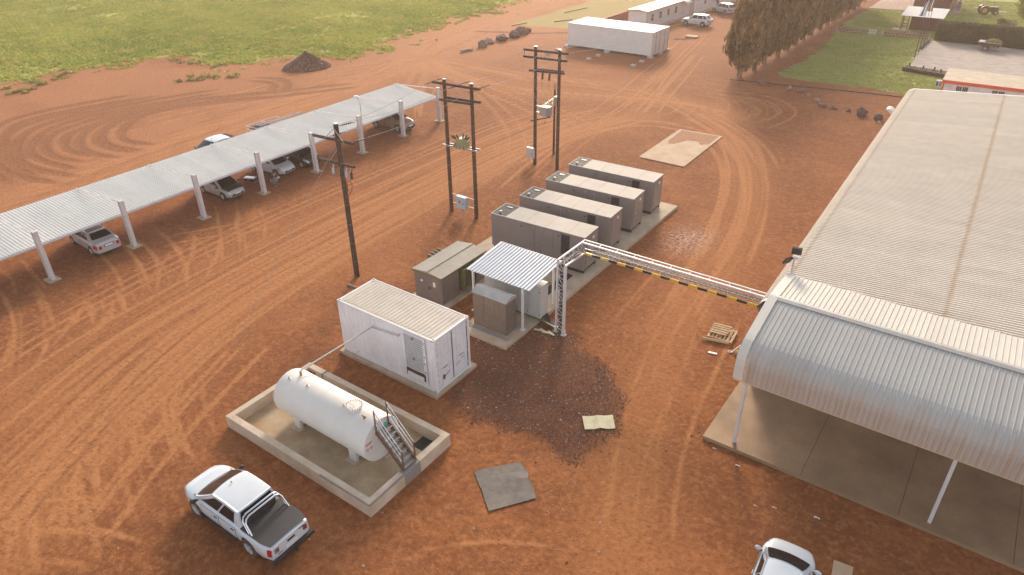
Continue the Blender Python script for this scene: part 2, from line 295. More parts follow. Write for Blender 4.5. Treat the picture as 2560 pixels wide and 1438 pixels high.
# ------------------------------------------------------------------ ground
TR={'road':[[(-8.8,-14.7),(-10.1,-11.9),(-11.8,-7.8),(-13.3,-3.8),(-14.4,1.0),(-14.8,6.1),(-15.2,12.1),(-15.7,18.6),(-15.7,26.2),(-14.8,34.1),(-11.2,42.9)],[(-14.8,-12.2),(-16.7,-7.8),(-17.5,-2.5),(-18.2,3.9),(-18.5,11.5),(-18.3,19.7),(-18.2,26.8),(-17.8,34.1),(-16.3,40.2)],[(-6.5,-15.7),(-8.2,-13.1),(-10.2,-9.3),(-11.7,-5.9),(-13.2,-1.9)]],'fanL':[[(-46.1,50.0),(-43.7,37.5),(-43.4,26.0),(-42.6,16.2),(-41.7,8.1),(-40.6,1.3),(-40.3,-1.6)],[(-45.6,49.0),(-42.6,40.3),(-41.3,29.4),(-39.5,18.3),(-38.9,10.0),(-37.4,1.2),(-36.6,-3.2)],[(-45.3,47.9),(-47.8,41.4),(-50.4,36.3),(-49.1,27.9),(-51.1,19.6),(-51.9,10.0)],[(-44.0,48.8),(-37.5,37.5),(-34.0,32.6)],[(-43.6,49.0),(-34.6,37.5),(-28.5,29.9)]],'fanR':[[(-44.7,49.6),(-35.2,45.1),(-26.1,44.0),(-17.8,46.8),(-10.0,49.3),(-3.3,48.1)],[(-45.9,50.1),(-37.6,45.8),(-26.7,39.1),(-18.4,32.4),(-14.6,26.4)],[(-43.2,49.3),(-32.2,45.0),(-21.4,40.9),(-12.1,36.6)],[(-42.7,49.6),(-29.5,48.9),(-20.1,50.9),(-12.9,50.9),(-5.0,45.5),(-0.5,40.5),(3.0,33.1),(5.2,25.3),(6.3,18.2)],[(-12.7,19.7),(-14.6,28.7),(-14.2,36.6),(-10.0,42.2),(-4.3,41.8),(0.5,36.6),(3.6,29.0),(5.2,21.1),(6.5,12.1)],[(-11.4,22.4),(-13.4,31.9),(-14.0,44.1),(-16.1,57.7),(-19.2,72.8),(-21.4,83.8)],[(-11.2,42.9),(-14.2,56.8),(-17.4,71.2)]],'roadN':[[(-46.1,50.0),(-48.8,56.7),(-51.5,68.1),(-53.2,83.0),(-54.0,96.8)],[(-46.4,48.5),(-51.1,56.7),(-55.0,69.5),(-56.5,85.4),(-58.3,94.2)],[(-45.5,50.4),(-47.1,56.3),(-49.1,67.8),(-50.5,82.5),(-51.6,98.3)]],'loopL':[[(-42.3,36.1),(-47.3,27.4),(-52.0,20.6),(-53.2,16.3),(-50.8,12.6),(-48.0,10.7),(-45.4,10.1),(-42.1,11.5)],[(-46.9,29.0),(-53.3,19.8),(-53.7,15.4),(-51.4,10.8),(-48.3,8.6),(-45.3,8.1),(-41.6,9.3)],[(-49.8,25.8),(-53.9,17.0),(-54.0,11.5),(-52.9,8.3),(-49.6,6.4),(-46.6,5.9),(-43.1,7.1)],[(-53.0,26.3),(-57.0,14.4),(-56.6,8.8),(-53.2,5.3),(-49.9,3.7),(-46.8,3.5),(-42.0,4.4)],[(-56.2,21.6),(-58.5,11.7),(-57.2,6.8),(-53.3,4.0),(-48.1,2.2),(-44.2,2.6),(-40.1,3.9)],[(-58.8,19.9),(-61.3,10.9),(-60.0,6.5),(-54.1,3.4),(-48.6,1.8),(-43.1,1.5)],[(-49.4,31.4),(-51.7,32.1),(-53.9,30.6)],[(-47.3,27.4),(-48.6,30.6),(-51.5,31.9),(-55.1,30.6)]],'loopR':[[(-10.6,55.0),(-7.8,54.6),(-5.4,55.1),(-2.9,52.6),(-1.9,50.0),(-1.7,47.0),(-2.5,45.2)],[(-9.2,54.8),(-6.7,55.3),(-3.1,55.6),(-0.4,53.3),(0.3,51.0),(-0.4,47.4),(-1.4,45.5)],[(-9.7,52.8),(-7.5,53.7),(-5.4,52.5),(-4.3,49.8),(-4.4,47.4),(-5.4,45.4)],[(-8.0,53.4),(-5.3,53.5),(-3.6,51.2),(-3.0,48.8),(-3.4,46.3)],[(-6.9,54.1),(-4.2,53.8),(-1.6,52.1),(-0.9,49.7),(-1.5,46.7)],[(-6.3,47.5),(-4.7,46.7),(-1.6,44.5),(1.6,41.3),(4.1,35.8)],[(-7.8,48.4),(-4.5,46.0),(-1.9,43.6),(1.3,40.1),(3.7,35.5)],[(-8.0,45.9),(-4.8,44.0),(-1.4,40.8),(2.4,34.6)],[(-13.4,52.0),(-10.2,50.9),(-8.4,48.0),(-8.3,45.2),(-9.1,42.9)]],'botL':[[(-15.3,0.6),(-13.8,-5.0),(-11.2,-9.0),(-9.1,-10.4),(-6.9,-11.3),(-5.0,-11.9)],[(-13.4,-2.9),(-13.2,-6.4),(-11.5,-9.4),(-9.2,-10.9),(-7.6,-11.8),(-5.2,-12.6),(-2.7,-13.4)],[(-11.6,-5.9),(-10.6,-7.2),(-9.1,-8.3),(-6.9,-9.3),(-4.6,-9.8)],[(-11.6,-6.8),(-9.8,-8.2),(-8.3,-9.2),(-6.1,-9.9)],[(-11.2,-9.0),(-10.0,-11.6),(-8.9,-12.7),(-6.7,-13.6),(-4.2,-14.5)],[(-10.1,-10.2),(-9.2,-12.4),(-8.1,-13.4),(-6.2,-14.4),(-5.4,-15.3)],[(-9.8,-12.0),(-8.6,-14.1),(-7.9,-15.1)],[(-8.6,-14.8),(-7.0,-13.4),(-4.8,-12.2)],[(-7.3,-15.3),(-5.9,-14.2),(-4.2,-13.3),(-2.1,-13.0)],[(-11.6,-4.9),(-10.7,-6.2),(-9.2,-7.3),(-6.9,-8.3),(-5.0,-8.7)]],'front':[[(-18.1,1.9),(-21.2,4.4),(-25.4,6.9),(-28.2,8.4)],[(-18.9,4.1),(-21.4,6.2),(-25.6,8.7)],[(-18.2,-1.9),(-21.0,0.0),(-24.2,1.2),(-28.0,1.8)],[(-17.6,-0.4),(-20.7,1.4),(-23.9,2.6),(-27.9,3.0)],[(-19.3,-3.2),(-22.5,-1.8),(-25.2,-1.1),(-28.4,-0.5)],[(-18.3,-2.5),(-21.6,-0.8),(-24.8,0.1)],[(-21.9,6.7),(-23.4,4.3),(-24.8,1.9),(-24.8,0.1)],[(-24.2,-6.6),(-28.1,-5.6),(-31.4,-5.3)],[(-18.4,-0.6),(-21.3,2.5),(-24.2,4.4)],[(-18.7,-2.8),(-21.4,0.6),(-23.3,2.4)],[(-20.9,8.7),(-21.9,6.3),(-23.2,4.4)],[(-18.9,-8.7),(-21.0,-7.7),(-24.8,-6.5),(-27.6,-6.2)],[(-17.2,-10.3),(-19.4,-8.9),(-23.2,-7.3),(-27.7,-6.3)],[(-17.2,-11.1),(-20.0,-9.7),(-23.1,-8.4),(-25.7,-7.7)],[(-17.7,-11.0),(-18.8,-9.4),(-22.0,-7.6)],[(-18.1,-8.0),(-19.7,-5.4),(-21.5,-4.3)],[(-17.6,-8.6),(-19.0,-6.3),(-21.6,-3.8)],[(-18.0,-5.6),(-20.3,-4.5),(-22.5,-3.9)],[(-18.3,-4.9),(-20.2,-3.9),(-22.1,-3.5)]],'mid':[[(10.2,-4.3),(8.9,-1.2),(8.2,0.8),(7.8,2.2)],[(11.0,-3.8),(9.8,-0.6),(8.6,2.5),(7.0,8.1),(6.0,14.2),(5.8,22.9)],[(12.2,-3.0),(10.8,0.1),(9.7,3.9),(8.9,9.5),(8.2,15.2)],[(12.6,-1.9),(11.0,1.4),(10.0,5.0)],[(3.0,8.8),(2.5,13.3),(2.3,17.9),(2.3,24.8)],[(4.6,9.4),(4.2,14.0),(4.0,19.0)],[(7.5,4.9),(6.4,9.8),(5.9,16.8),(5.4,24.0)],[(4.9,-8.1),(6.8,-5.8),(9.0,-4.5),(10.7,-4.0)],[(2.6,-8.9),(3.8,-6.6),(6.2,-4.9)]]}
def axis(lo, a, b, hi, fine, mid):
    return np.concatenate([[-2500,-1200,-600,-300], np.arange(lo,a,mid), np.arange(a,b,fine), np.arange(b,hi,mid), [hi+8,hi+40,hi+200,900,1600,2600]])
gx = axis(-150,-34,24,30,.115,.42); gy = axis(-30,-19,32,150,.115,.36)
NX, NY = len(gx), len(gy)
X, Y = np.meshgrid(gx, gy)
def segdist(px, py, pl):
    d_ = np.full(px.shape, 1e9)
    for (x0,y0),(x1,y1) in zip(pl[:-1], pl[1:]):
        dx,dy = x1-x0, y1-y0; t = np.clip(((px-x0)*dx+(py-y0)*dy)/(dx*dx+dy*dy+1e-9), 0, 1)
        d_ = np.minimum(d_, np.hypot(px-x0-t*dx, py-y0-t*dy))
    return d_
def inside(px, py, pl):
    r = np.zeros(px.shape, bool); n = len(pl)
    for i in range(n):
        x0,y0 = pl[i]; x1,y1 = pl[(i+1)%n]
        c = ((y0 > py) != (y1 > py)); r ^= c & (px < (x1-x0)*(py-y0)/((y1-y0) or 1e-9)+x0)
    return r
def sd(px, py, pl):                                      # signed distance, positive inside
    d_ = segdist(px, py, pl+[pl[0]]); return np.where(inside(px, py, pl), d_, -d_)
FIELD = [(-79,-60),(-78,0),(-77.5,13.8),(-77.8,23),(-72.7,30.6),(-71.6,32.7),(-66,33.2),(-60.2,35.8),(-56.9,42.5),(-53.3,45.3),(-54.6,50),(-56.7,54.7),(-59.8,70.4),(-59.2,88.7),(-60.3,93),(-62,130),(-64,420),(-700,420),(-700,-60)]
LAWN = [(-5.6,66.5),(-4,64.7),(.2,64.6),(3.4,64.9),(6,64.8),(9.5,64.4),(14,66),(40,68),(40,180),(-5,180),(-5.4,130),(-6.2,103.3),(-5.2,89.6),(-4.6,74)]
DRY = [(-48,73.2),(-43,74.6),(-39,75.2),(-37.5,83),(-36.6,92),(-37,110),(-39,150),(-54,150),(-50,108),(-49,99.8)]
GRAVEL = [(-1.9,4.7),(.3,4.6),(.5,7.3),(2.7,7.9),(2.9,6.6),(5.2,6.2),(6.8,4.6),(7.7,2.5),(7.4,1.0),(6.9,.1),(5.4,.2),(3.6,-.3),(2.4,-.4),(.5,.4),(.2,2.8)]
BERM = [(-49,66.4),(-46,68),(-42,69.4),(-37.6,72.8),(-34.5,73.4)]
def vnoise(px, py, s, seed):
    r = np.random.RandomState(seed); g = r.rand(256,256); fx, fy = px/s, py/s
    ix, iy = np.floor(fx).astype(int), np.floor(fy).astype(int); u, v = fx-ix, fy-iy; u = u*u*(3-2*u); v = v*v*(3-2*v)
    G = lambda i,j: g[i&255, j&255]
    return G(ix,iy)*(1-u)*(1-v)+G(ix+1,iy)*u*(1-v)+G(ix,iy+1)*(1-u)*v+G(ix+1,iy+1)*u*v
def fbm(px, py, s, seed): return .5*vnoise(px,py,s,seed)+.3*vnoise(px,py,s*.45,seed+1)+.2*vnoise(px,py,s*.2,seed+2)
nz = fbm(X, Y, 5., 3); nzf = fbm(X, Y, 1.4, 9)
A = {}
A['field'] = np.clip(.5+(sd(X,Y,FIELD)+(nz-.5)*5+(nzf-.5)*2.5)/2.2, 0, 1)
A['field'] *= np.clip(1-1.3*np.exp(-((X+53)/7)**2-((Y-38)/4)**2), 0, 1)
A['lawn'] = np.clip(.5+(sd(X,Y,LAWN)+(nz-.5)*1.6+(nzf-.5)*.8)/.7, 0, 1)
A['dry'] = np.clip(.5+(sd(X,Y,DRY)+(nz-.5)*.8)/.8, 0, 1)
gd = sd(X,Y,GRAVEL)+(nz-.5)*1.2+(nzf-.5)*.9
A['gravel'] = np.clip(.5+gd/.7, 0, 1)
A['gravel'] = np.maximum(A['gravel'], np.clip(1.15-(segdist(X,Y,BERM)+(nzf-.5)*.8)/.7, 0, 1))
A['gravel'] = np.maximum(A['gravel'], .75*np.clip((nzf-.35)*2.2,0,1)*np.exp(-np.maximum(0,segdist(X,Y,[(-6.6,-1.8),(-7.6,1),(-6.9,4.4)])-.3)**2/1.2))
A['white'] = np.exp(-((X-3.1)/1.25)**2-((Y-21.0)/1.9)**2)*(.35+1.1*nzf)
road = np.zeros(X.shape)
for pl, wd in ((TR['road'][0],2.6),(TR['road'][1],2.2),(TR['road'][2],1.5),(TR['roadN'][0],3.2),(TR['roadN'][1],2.5),(TR['fanR'][0],2.2),(TR['fanL'][0],2.),(TR['fanL'][1],2.),(TR['fanR'][3],1.6),(TR['mid'][1],1.7)):
    road = np.maximum(road, np.exp(-(segdist(X,Y,pl)/wd)**2))
A['road'] = road
A['lot'] = np.clip((-33-X)/8,0,1)*np.clip(.25+1.5*nz,0,1)+.6*np.clip((Y-38)/25,0,1)*np.clip((-9-X)/6,0,1)
track = np.zeros(X.shape); groove = np.zeros(X.shape)
def smooth(pl, it=3):
    p = [np.array(q, float) for q in pl]
    for _ in range(it):
        q = [p[0]]
        for a,b in zip(p[:-1], p[1:]): q += [a*.75+b*.25, a*.25+b*.75]
        p = q+[p[-1]]
    return np.array(p)
def splat(pl, off, width, amp, dest, rs):
    p = smooth(pl); dl = np.gradient(p, axis=0); nrm = np.stack([-dl[:,1], dl[:,0]], 1)/(np.hypot(*dl.T)[:,None]+1e-9)
    s_ = np.concatenate([[0], np.cumsum(np.hypot(*np.diff(p,axis=0).T))]); ns = max(4, int(s_[-1]/.09)); t = np.linspace(0, s_[-1], ns)
    nk = max(3, int(s_[-1]/7)); wob = .10*np.interp(t, np.linspace(0,s_[-1],nk), rs.randn(nk))
    q = np.stack([np.interp(t,s_,p[:,k]) for k in (0,1)],1)+np.stack([np.interp(t,s_,nrm[:,k]) for k in (0,1)],1)*(off+wob)[:,None]
    fade = np.clip(np.minimum(t, s_[-1]-t)/2.5, 0, 1)*(.6+.4*np.clip(np.interp(t,np.linspace(0,s_[-1],18),rs.rand(18))*1.5,0,1))*amp
    ix = np.clip(np.searchsorted(gx,q[:,0]),6,NX-7); iy = np.clip(np.searchsorted(gy,q[:,1]),6,NY-7)
    for a in range(-4,5):
        for b in range(-4,5):
            jx, jy = ix+a, iy+b
            d2 = (gx[jx]-q[:,0])**2+(gy[jy]-q[:,1])**2; wv = np.maximum(width, .42*(gx[jx+1]-gx[jx]))
            np.maximum.at(dest, (jy,jx), fade*np.exp(-d2/(wv*wv)))
rs = np.random.RandomState(4)
dark = np.zeros(X.shape)
SPEC = {'road':(8,3.0,.8),'fanL':(3,1.8,.8),'fanR':(3,1.7,.8),'roadN':(5,2.,.8),'loopR':(1,.25,1.),'botL':(1,.2,1.),'front':(1,.15,.95),'mid':(1,.5,.5)}
for k,(n,spread,amp) in SPEC.items():
    for pl in TR[k]:
        for i in range(n):
            o = rs.randn()*spread*.6
            for s_ in (-.74,.74):
                splat(pl, o+s_, .13+.05*rs.rand(), amp*(.45+.75*rs.rand()), track, rs)
                if rs.rand() < .55: splat(pl, o+s_+.26*rs.choice([-1,1]), .10, amp*.7*rs.rand(), dark, rs)
for pl in TR['loopL']:
    for s_ in (-.8,.8): splat(pl, s_, .46, 1.3, dark, rs)
for pl in TR['road']:
    for i in range(9): splat(pl, rs.randn()*2.2, .11, .8*rs.rand(), dark, rs)
A['track'] = track; A['dark'] = dark
Z = (A['gravel']*.03*(nzf) + .02*(nz-.5) + .006*(nzf-.5)+.02*track*0-.012*dark-.01*track)*((np.abs(X)<160)&(np.abs(Y)<170))
Z -= .012
idx = np.arange(NX*NY).reshape(NY,NX)
quads = np.stack([idx[:-1,:-1],idx[:-1,1:],idx[1:,1:],idx[1:,:-1]],-1).reshape(-1,4)
me = bpy.data.meshes.new('ground'); me.vertices.add(NX*NY); me.vertices.foreach_set('co', np.stack([X,Y,Z],-1).astype(np.float32).ravel())
nq = len(quads); me.loops.add(nq*4); me.loops.foreach_set('vertex_index', quads.astype(np.int32).ravel())
me.polygons.add(nq); me.polygons.foreach_set('loop_start', np.arange(0,nq*4,4,dtype=np.int32)); me.polygons.foreach_set('use_smooth', np.ones(nq,bool)); me.update(); me.validate()
for k,a in A.items():
    at = me.attributes.new(k,'FLOAT','POINT'); at.data.foreach_set('value', a.astype(np.float32).ravel())
t = NT('red_earth')
n1 = t.noise(.07,4); n2 = t.noise(.55,5,.6); n3 = t.noise(4.,4,.6); n4 = t.noise(22.,3,.6)
c = t.mix(t.ramp(n1,.35,.68), (0.225,0.078,0.028), (0.310,0.113,0.042))
c = t.mix(t.math('MULTIPLY', t.ramp(n2,.45,.66), .55), c, (0.195,0.070,0.028))
nm = t.noise(2.1,8,.72); c = t.mix(t.math('MULTIPLY', t.ramp(nm,.51,.64), .52), c, (0.449,0.184,0.071)); c = t.mix(t.math('MULTIPLY', t.ramp(nm,.48,.37), .52), c, (0.165,0.060,0.024))
c = t.mix(t.math('MULTIPLY', t.ramp(t.noise(.23,5,.62),.50,.74), .5), c, (0.470,0.186,0.071))
c = t.mix(t.math('MULTIPLY', t.attr('road'), t.math('MULTIPLY_ADD', n3, .35, .48)), c, (0.400,0.164,0.060))
c = t.mix(t.math('MULTIPLY', t.attr('lot'), t.math('MULTIPLY_ADD', n3, .4, .42)), c, (.450,.200,.092))
tk = t.math('MULTIPLY', t.ramp(t.attr('track'),.18,.50), t.ramp(t.math('MULTIPLY_ADD', n3, .6, t.math('MULTIPLY', n4, .5)), .22, .60))
c = t.mix(t.math('MULTIPLY', tk, .72), c, (0.489,0.215,0.085))
dk = t.math('MULTIPLY', t.ramp(t.attr('dark'),.15,.6), t.ramp(t.math('ADD', n3, n4), .7, 1.15))
c = t.mix(t.math('MULTIPLY', dk, .9), c, (0.180,0.066,0.025))
nf = t.noise(5.,6,.66); c = t.mix(t.math('MULTIPLY', t.ramp(nf,.48,.36), .5), c, (0.149,0.055,0.022)); c = t.mix(t.math('MULTIPLY', t.ramp(nf,.54,.66), .45), c, (0.480,0.215,0.093))
c = t.mix(t.math('MULTIPLY', t.ramp(t.noise(60.,2),.60,.72), .28), c, (0.500,0.264,0.142))
c = t.mix(t.math('MULTIPLY', t.attr('white'), t.ramp(t.noise(5.,5,.7),.42,.62)), c, (.60,.48,.40))
vo = t.n('ShaderNodeTexVoronoi', {'Vector':t.P,'Scale':5.5,'Randomness':1.}); peb = t.n('ShaderNodeMapRange', {0:vo,1:.055,2:.085,3:1.,4:0.})
c = t.mix(t.math('MULTIPLY', peb, t.ramp(t.noise(.35,3),.5,.62)), c, (0.549,0.411,0.302))
gr = t.attr('gravel'); c = t.mix(t.math('MULTIPLY', gr, t.math('MULTIPLY_ADD', n4, .4, .66)), c, t.mix(t.ramp(t.noise(16.,2),.35,.65), (.118,.046,.023), (.190,.080,.040)))
fg = t.ramp(t.math('ADD', t.attr('field'), t.math('MULTIPLY_ADD', t.noise(.9,5,.65), 1.1, -.62)), .3, .62)
gcol = t.mix(t.ramp(t.noise(.12,4,.6,vec=t.scl((.35,1.,1.))),.38,.66), (.24,.29,.055), (.46,.44,.10)); gcol = t.mix(t.math('MULTIPLY', t.ramp(t.noise(.25,6,.68),.48,.7),.75), gcol, (.42,.25,.11)); gcol = t.mix(t.math('MULTIPLY', t.ramp(t.noise(.07,4,.6,vec=t.scl((.3,1.2,1.))),.56,.7),.7), gcol, (.15,.19,.06))
c = t.mix(fg, c, gcol)
lg = t.ramp(t.math('ADD', t.attr('lawn'), t.math('MULTIPLY_ADD', n3, .5, -.25)), .3, .7)
c = t.mix(lg, c, t.mix(t.ramp(t.noise(.16,5,.6),.35,.7), (.23,.27,.075), (.38,.38,.115)))
dg = t.math('MULTIPLY', t.attr('dry'), t.math('MULTIPLY_ADD', n2, .4, .68)); c = t.mix(dg, c, t.mix(n3, (.30,.25,.09), (.46,.37,.15)))
hb = t.math('MULTIPLY_ADD', n4, .5, t.math('MULTIPLY_ADD', n3, 1.2, t.math('MULTIPLY', t.noise(60.,2), .25)))
hb = t.math('ADD', hb, t.math('SUBTRACT', t.math('MULTIPLY', t.attr('track'), .5), t.math('MULTIPLY', t.attr('dark'), .8)))
t.bump(hb, .045, .8)
ground = link('ground', me); me.materials.append(t.fin(c, .95, 0, .15)); tag(ground, kind='structure')
# ------------------------------------------------------------------ loose ground stuff (one object each)
def tri_cloud(name, pts, size, height, mat, rnd, lean=.5, blades=3):
    n = len(pts)*blades; c = np.repeat(pts, blades, 0); a = rnd.rand(n)*2*np.pi; s_ = size*(.6+.8*rnd.rand(n)); h = height*(.45+.9*rnd.rand(n))
    off = (rnd.rand(n,2)-.5)*size*1.6; c = c.copy(); c[:,:2] += off
    dx, dy = np.cos(a)*s_*.5, np.sin(a)*s_*.5; la = rnd.rand(n)*2*np.pi; lx, ly = np.cos(la)*h*lean, np.sin(la)*h*lean
    v = np.empty((n,3,3)); v[:,0] = c-np.stack([dx,dy,np.zeros(n)],1); v[:,1] = c+np.stack([dx,dy,np.zeros(n)],1); v[:,2] = c+np.stack([lx,ly,h],1)
    sh_ = np.clip(1.5*fbm(pts[:,0]*.5,pts[:,1],6.,40)-.35+.35*rnd.rand(len(pts)),0,1); return soup(name, v.reshape(-1,3), mat, np.repeat(sh_, blades))
def soup(name, v, mat, shade):
    n = len(v)//3; me = bpy.data.meshes.new(name); me.vertices.add(3*n); me.vertices.foreach_set('co', v.astype(np.float32).ravel())
    me.loops.add(3*n); me.loops.foreach_set('vertex_index', np.arange(3*n,dtype=np.int32)); me.polygons.add(n); me.polygons.foreach_set('loop_start', np.arange(0,3*n,3,dtype=np.int32)); me.update()
    at = me.attributes.new('shade','FLOAT','POINT'); at.data.foreach_set('value', np.repeat(shade,3).astype(np.float32)); me.materials.append(mat); return me
rn = np.random.RandomState(11)
p = np.stack([rn.uniform(-150,-50,170000), rn.uniform(8,150,170000)],1)
k = np.clip(1.9*fbm(p[:,0]*.6,p[:,1],11.,60)-.25,.12,1)*np.clip(sd(p[:,0],p[:,1],FIELD)/6+.35+(fbm(p[:,0],p[:,1],5.,3)-.5)*2.2+(fbm(p[:,0],p[:,1],1.4,9)-.5)*1.6, 0, 1)
vis = (p[:,1] < 60+.62*(p[:,0]+150)+45)
p = p[(rn.rand(len(p)) < k*.9)&vis]; p = np.c_[p, np.full(len(p),-.03)]
tag(link('field_grass', tri_cloud('field_grass', p, .5, .26, M['fieldgrass'], rn, .9)), 'rough yellow-green veld grass covering the open field', 'grass', kind='stuff')
p = np.stack([rn.uniform(-7,26,60000), rn.uniform(64,135,60000)],1); s_ = sd(p[:,0],p[:,1],LAWN)+(fbm(p[:,0],p[:,1],1.4,9)-.5)*1.5
p = p[(s_ > 0)]; p = p[~((p[:,0] > 5.9)&(p[:,1] > 74)&(p[:,1] < 97))]; p = p[~((p[:,0]>11.2)&(p[:,1]<68))]; p = np.c_[p, np.full(len(p),-.03)]
tag(link('lawn_grass', tri_cloud('lawn_grass', p, .28, .07, M['lawngrass'], rn, .5)), 'short mown green lawn beyond the cypress row', 'grass', kind='stuff')
# weeds in the bare lot
wp = []
for (x,y),(x2,y2),n in (((-62,25.5),(-56.5,30.5),12),((-70.5,31),(-62,33),8),((-75,20),(-70,12),14),((-74,16),(-80,2),22)):
    for i in range(n):
        q = rn.rand(); wp.append((x+(x2-x)*q+rn.randn()*.7, y+(y2-y)*q+rn.randn()*.7, -.02))
tag(link('weeds', tri_cloud('weeds', np.array(wp), .5, .35, M['weed'], rn, .8, 9)), 'sparse green weeds growing in the bare lot', 'weeds', kind='stuff')
def stones(name, P, S, shade, mat):
    base = np.array([(1,0,0),(0,1,0),(-1,0,0),(0,-1,0),(0,0,.8),(0,0,-.8)]); F = [(0,1,4),(1,2,4),(2,3,4),(3,0,4)]
    n = len(P); j = base[None]*(S[:,None,None])*(.6+.8*rn.rand(n,6,1)); a = rn.rand(n)*6.28; ca, sa = np.cos(a)[:,None], np.sin(a)[:,None]
    x = j[:,:,0]*ca-j[:,:,1]*sa; y = j[:,:,0]*sa+j[:,:,1]*ca; vv = np.stack([x,y,j[:,:,2]],-1)+P[:,None]
    tri = np.concatenate([vv[:,list(f)][:,None] for f in F],1).reshape(-1,3)
    return soup(name, tri, mat, np.repeat(shade, len(F)))
p = np.stack([rn.uniform(-3,9,60000), rn.uniform(-2,9,60000)],1)
s_ = sd(p[:,0],p[:,1],GRAVEL)+(fbm(p[:,0],p[:,1],5.,3)-.5)*1.2+(fbm(p[:,0],p[:,1],1.4,9)-.5)*.9
p = p[(rn.rand(len(p)) < np.clip(.45+s_/.9,0,1)*.75)&~((p[:,0]<.5)&(p[:,1]>4.6)&(p[:,0]>-2.6))&~((p[:,0]<.25)&(p[:,1]<2.8))]
tag(link('gravel_apron', stones('gravel_apron', np.c_[p,np.full(len(p),.004)], .018+.035*rn.rand(len(p))**3, np.where(rn.rand(len(p))<.075, rn.uniform(.5,1,len(p)), rn.uniform(0,.16,len(p))), M['stone'])), 'dark crushed gravel with white chips spread before the cabinets', 'gravel', kind='stuff')
p = np.stack([rn.uniform(-13,12,9000), rn.uniform(-9,16,9000)],1); k = fbm(p[:,0],p[:,1],4.,21)
p = p[(rn.rand(len(p)) < np.clip((k-.42)*3,0,1)*.5)]
tag(link('loose_pebbles', stones('loose_pebbles', np.c_[p,np.full(len(p),-.012)], .012+.05*rn.rand(len(p))**4, rn.rand(len(p))**2*.8, M['stone'])), 'loose pebbles scattered over the red earth yard', 'pebbles', kind='stuff')
# ------------------------------------------------------------------ profiled sheets
def ibr(across, ribs=4, pitch=.19, h=.045):
    pts = []
    for i in range(ribs):
        o = i*pitch; pts += [(o,0,1.),(o+pitch*.12,0,.15),(o+pitch*.62,0,.1),(o+pitch*.74,0,1.),(o+pitch*.81,h,0.),(o+pitch*.93,h,0.)]
    pts.append((ribs*pitch+.004,0,1.)); return pts
def sheet_mesh(name, path, mat, along='x', ribs=4, pitch=.19, h=.045):
    # path: list of (u, z) points; profile runs across at right angle, ribs stand along the path normal
    prof = ibr(None, ribs, pitch, h); rows = []
    for i,(u,z) in enumerate(path):
        a = path[max(i-1,0)]; b = path[min(i+1,len(path)-1)]; du, dz = b[0]-a[0], b[1]-a[1]; l = math.hypot(du,dz); nu, nz_ = -dz/l, du/l
        row = []
        for q,hh,_d in prof:
            uu, zz = u+nu*hh, z+nz_*hh
            row.append((uu,q,zz) if along == 'x' else (q,uu,zz))
        rows.append(row)
    me = MB().grid(rows).mesh(name, mat); at = me.attributes.new('dirt','FLOAT','POINT'); at.data.foreach_set('value', [p_[2] for _ in rows for p_ in prof]); return me
# ------------------------------------------------------------------ warehouse
t_ = thing('warehouse', 'long warehouse with curved-eave ribbed metal roof at right', 'warehouse', (11.0,10.0,0), .0222)
S_ = .067
low = [(.02,3.7),(-.05,3.95),(-.03,4.1),(.04,4.24),(.15,4.36),(.30,4.45),(.5,4.51)]; z6 = 4.51+S_*6.3
sm1 = sheet_mesh('roof_sheet', low+[(6.8,z6)], M['shedroof']); sm2 = sheet_mesh('roof_sheet', [(6.72,z6+.012),(10.7,z6+.012+S_*3.98)], M['shedroof']); sm3 = sheet_mesh('roof_sheet', [(10.72,z6+S_*3.98+.01),(21.2,4.2)], M['shedroof'])
for i in range(52):
    yy = -.9+i*.76
    link('roof_sheet', sm1, t_, (0,yy,0)); link('roof_sheet', sm2, t_, (0,yy,0)); link('roof_sheet', sm3, t_, (0,yy,0))
ye = -.9+52*.76
MB().box(.16,.30,-.85,ye-.1,0,4.3).build('side_wall', M['prefab'], t_); MB().box(20.9,21.05,-.85,ye-.1,0,4.15).build('side_wall', M['prefab'], t_)
gp = [(.3,0),(20.9,0),(20.9,4.15),(10.7,4.95),(.5,4.38),(.3,4.2)]
MB().prism(gp,'y',ye-.2,ye-.08).build('gable_wall', M['prefab'], t_); MB().prism(gp,'y',-.75,-.63).build('gable_wall', M['prefab'], t_)
rows = [[(u-.02,ye-.25,z+.06),(u-.02,ye+.02,z+.06),(u-.02,ye+.02,z-.12)] for u,z in low+[(10.7,z6+S_*3.98)]]
MB().grid(rows).build('barge_flashing', M['roofwhite'], t_); MB().bar((10.7,-.9,z6+S_*3.98+.05),(10.7,ye,z6+S_*3.98+.05),.5,.03).build('ridge_cap', M['roofwhite'], t_)
rows = [[(u-.01,-.95,z+.05),(u-.01,-.75,z+.05)] for u,z in low+[(.95,4.54)]]
MB().grid(rows).build('barge_flashing', M['roofwhite'], t_)
h_ = MB(); rows = [[(-.5+.55*math.cos(a),33.3,4.05-.75+.75*math.sin(a)),(-.5+.55*math.cos(a),34.2,4.05-.75+.75*math.sin(a))] for a in [rad(x) for x in (10,30,50,70,90,110)]]
h_.grid(rows).prism([(-.5+.55*math.cos(rad(x)),3.3+.75*math.sin(rad(x))) for x in (10,30,50,70,90,110)],'y',33.26,33.3).build('door_hood', M['roofwhite'], t_)
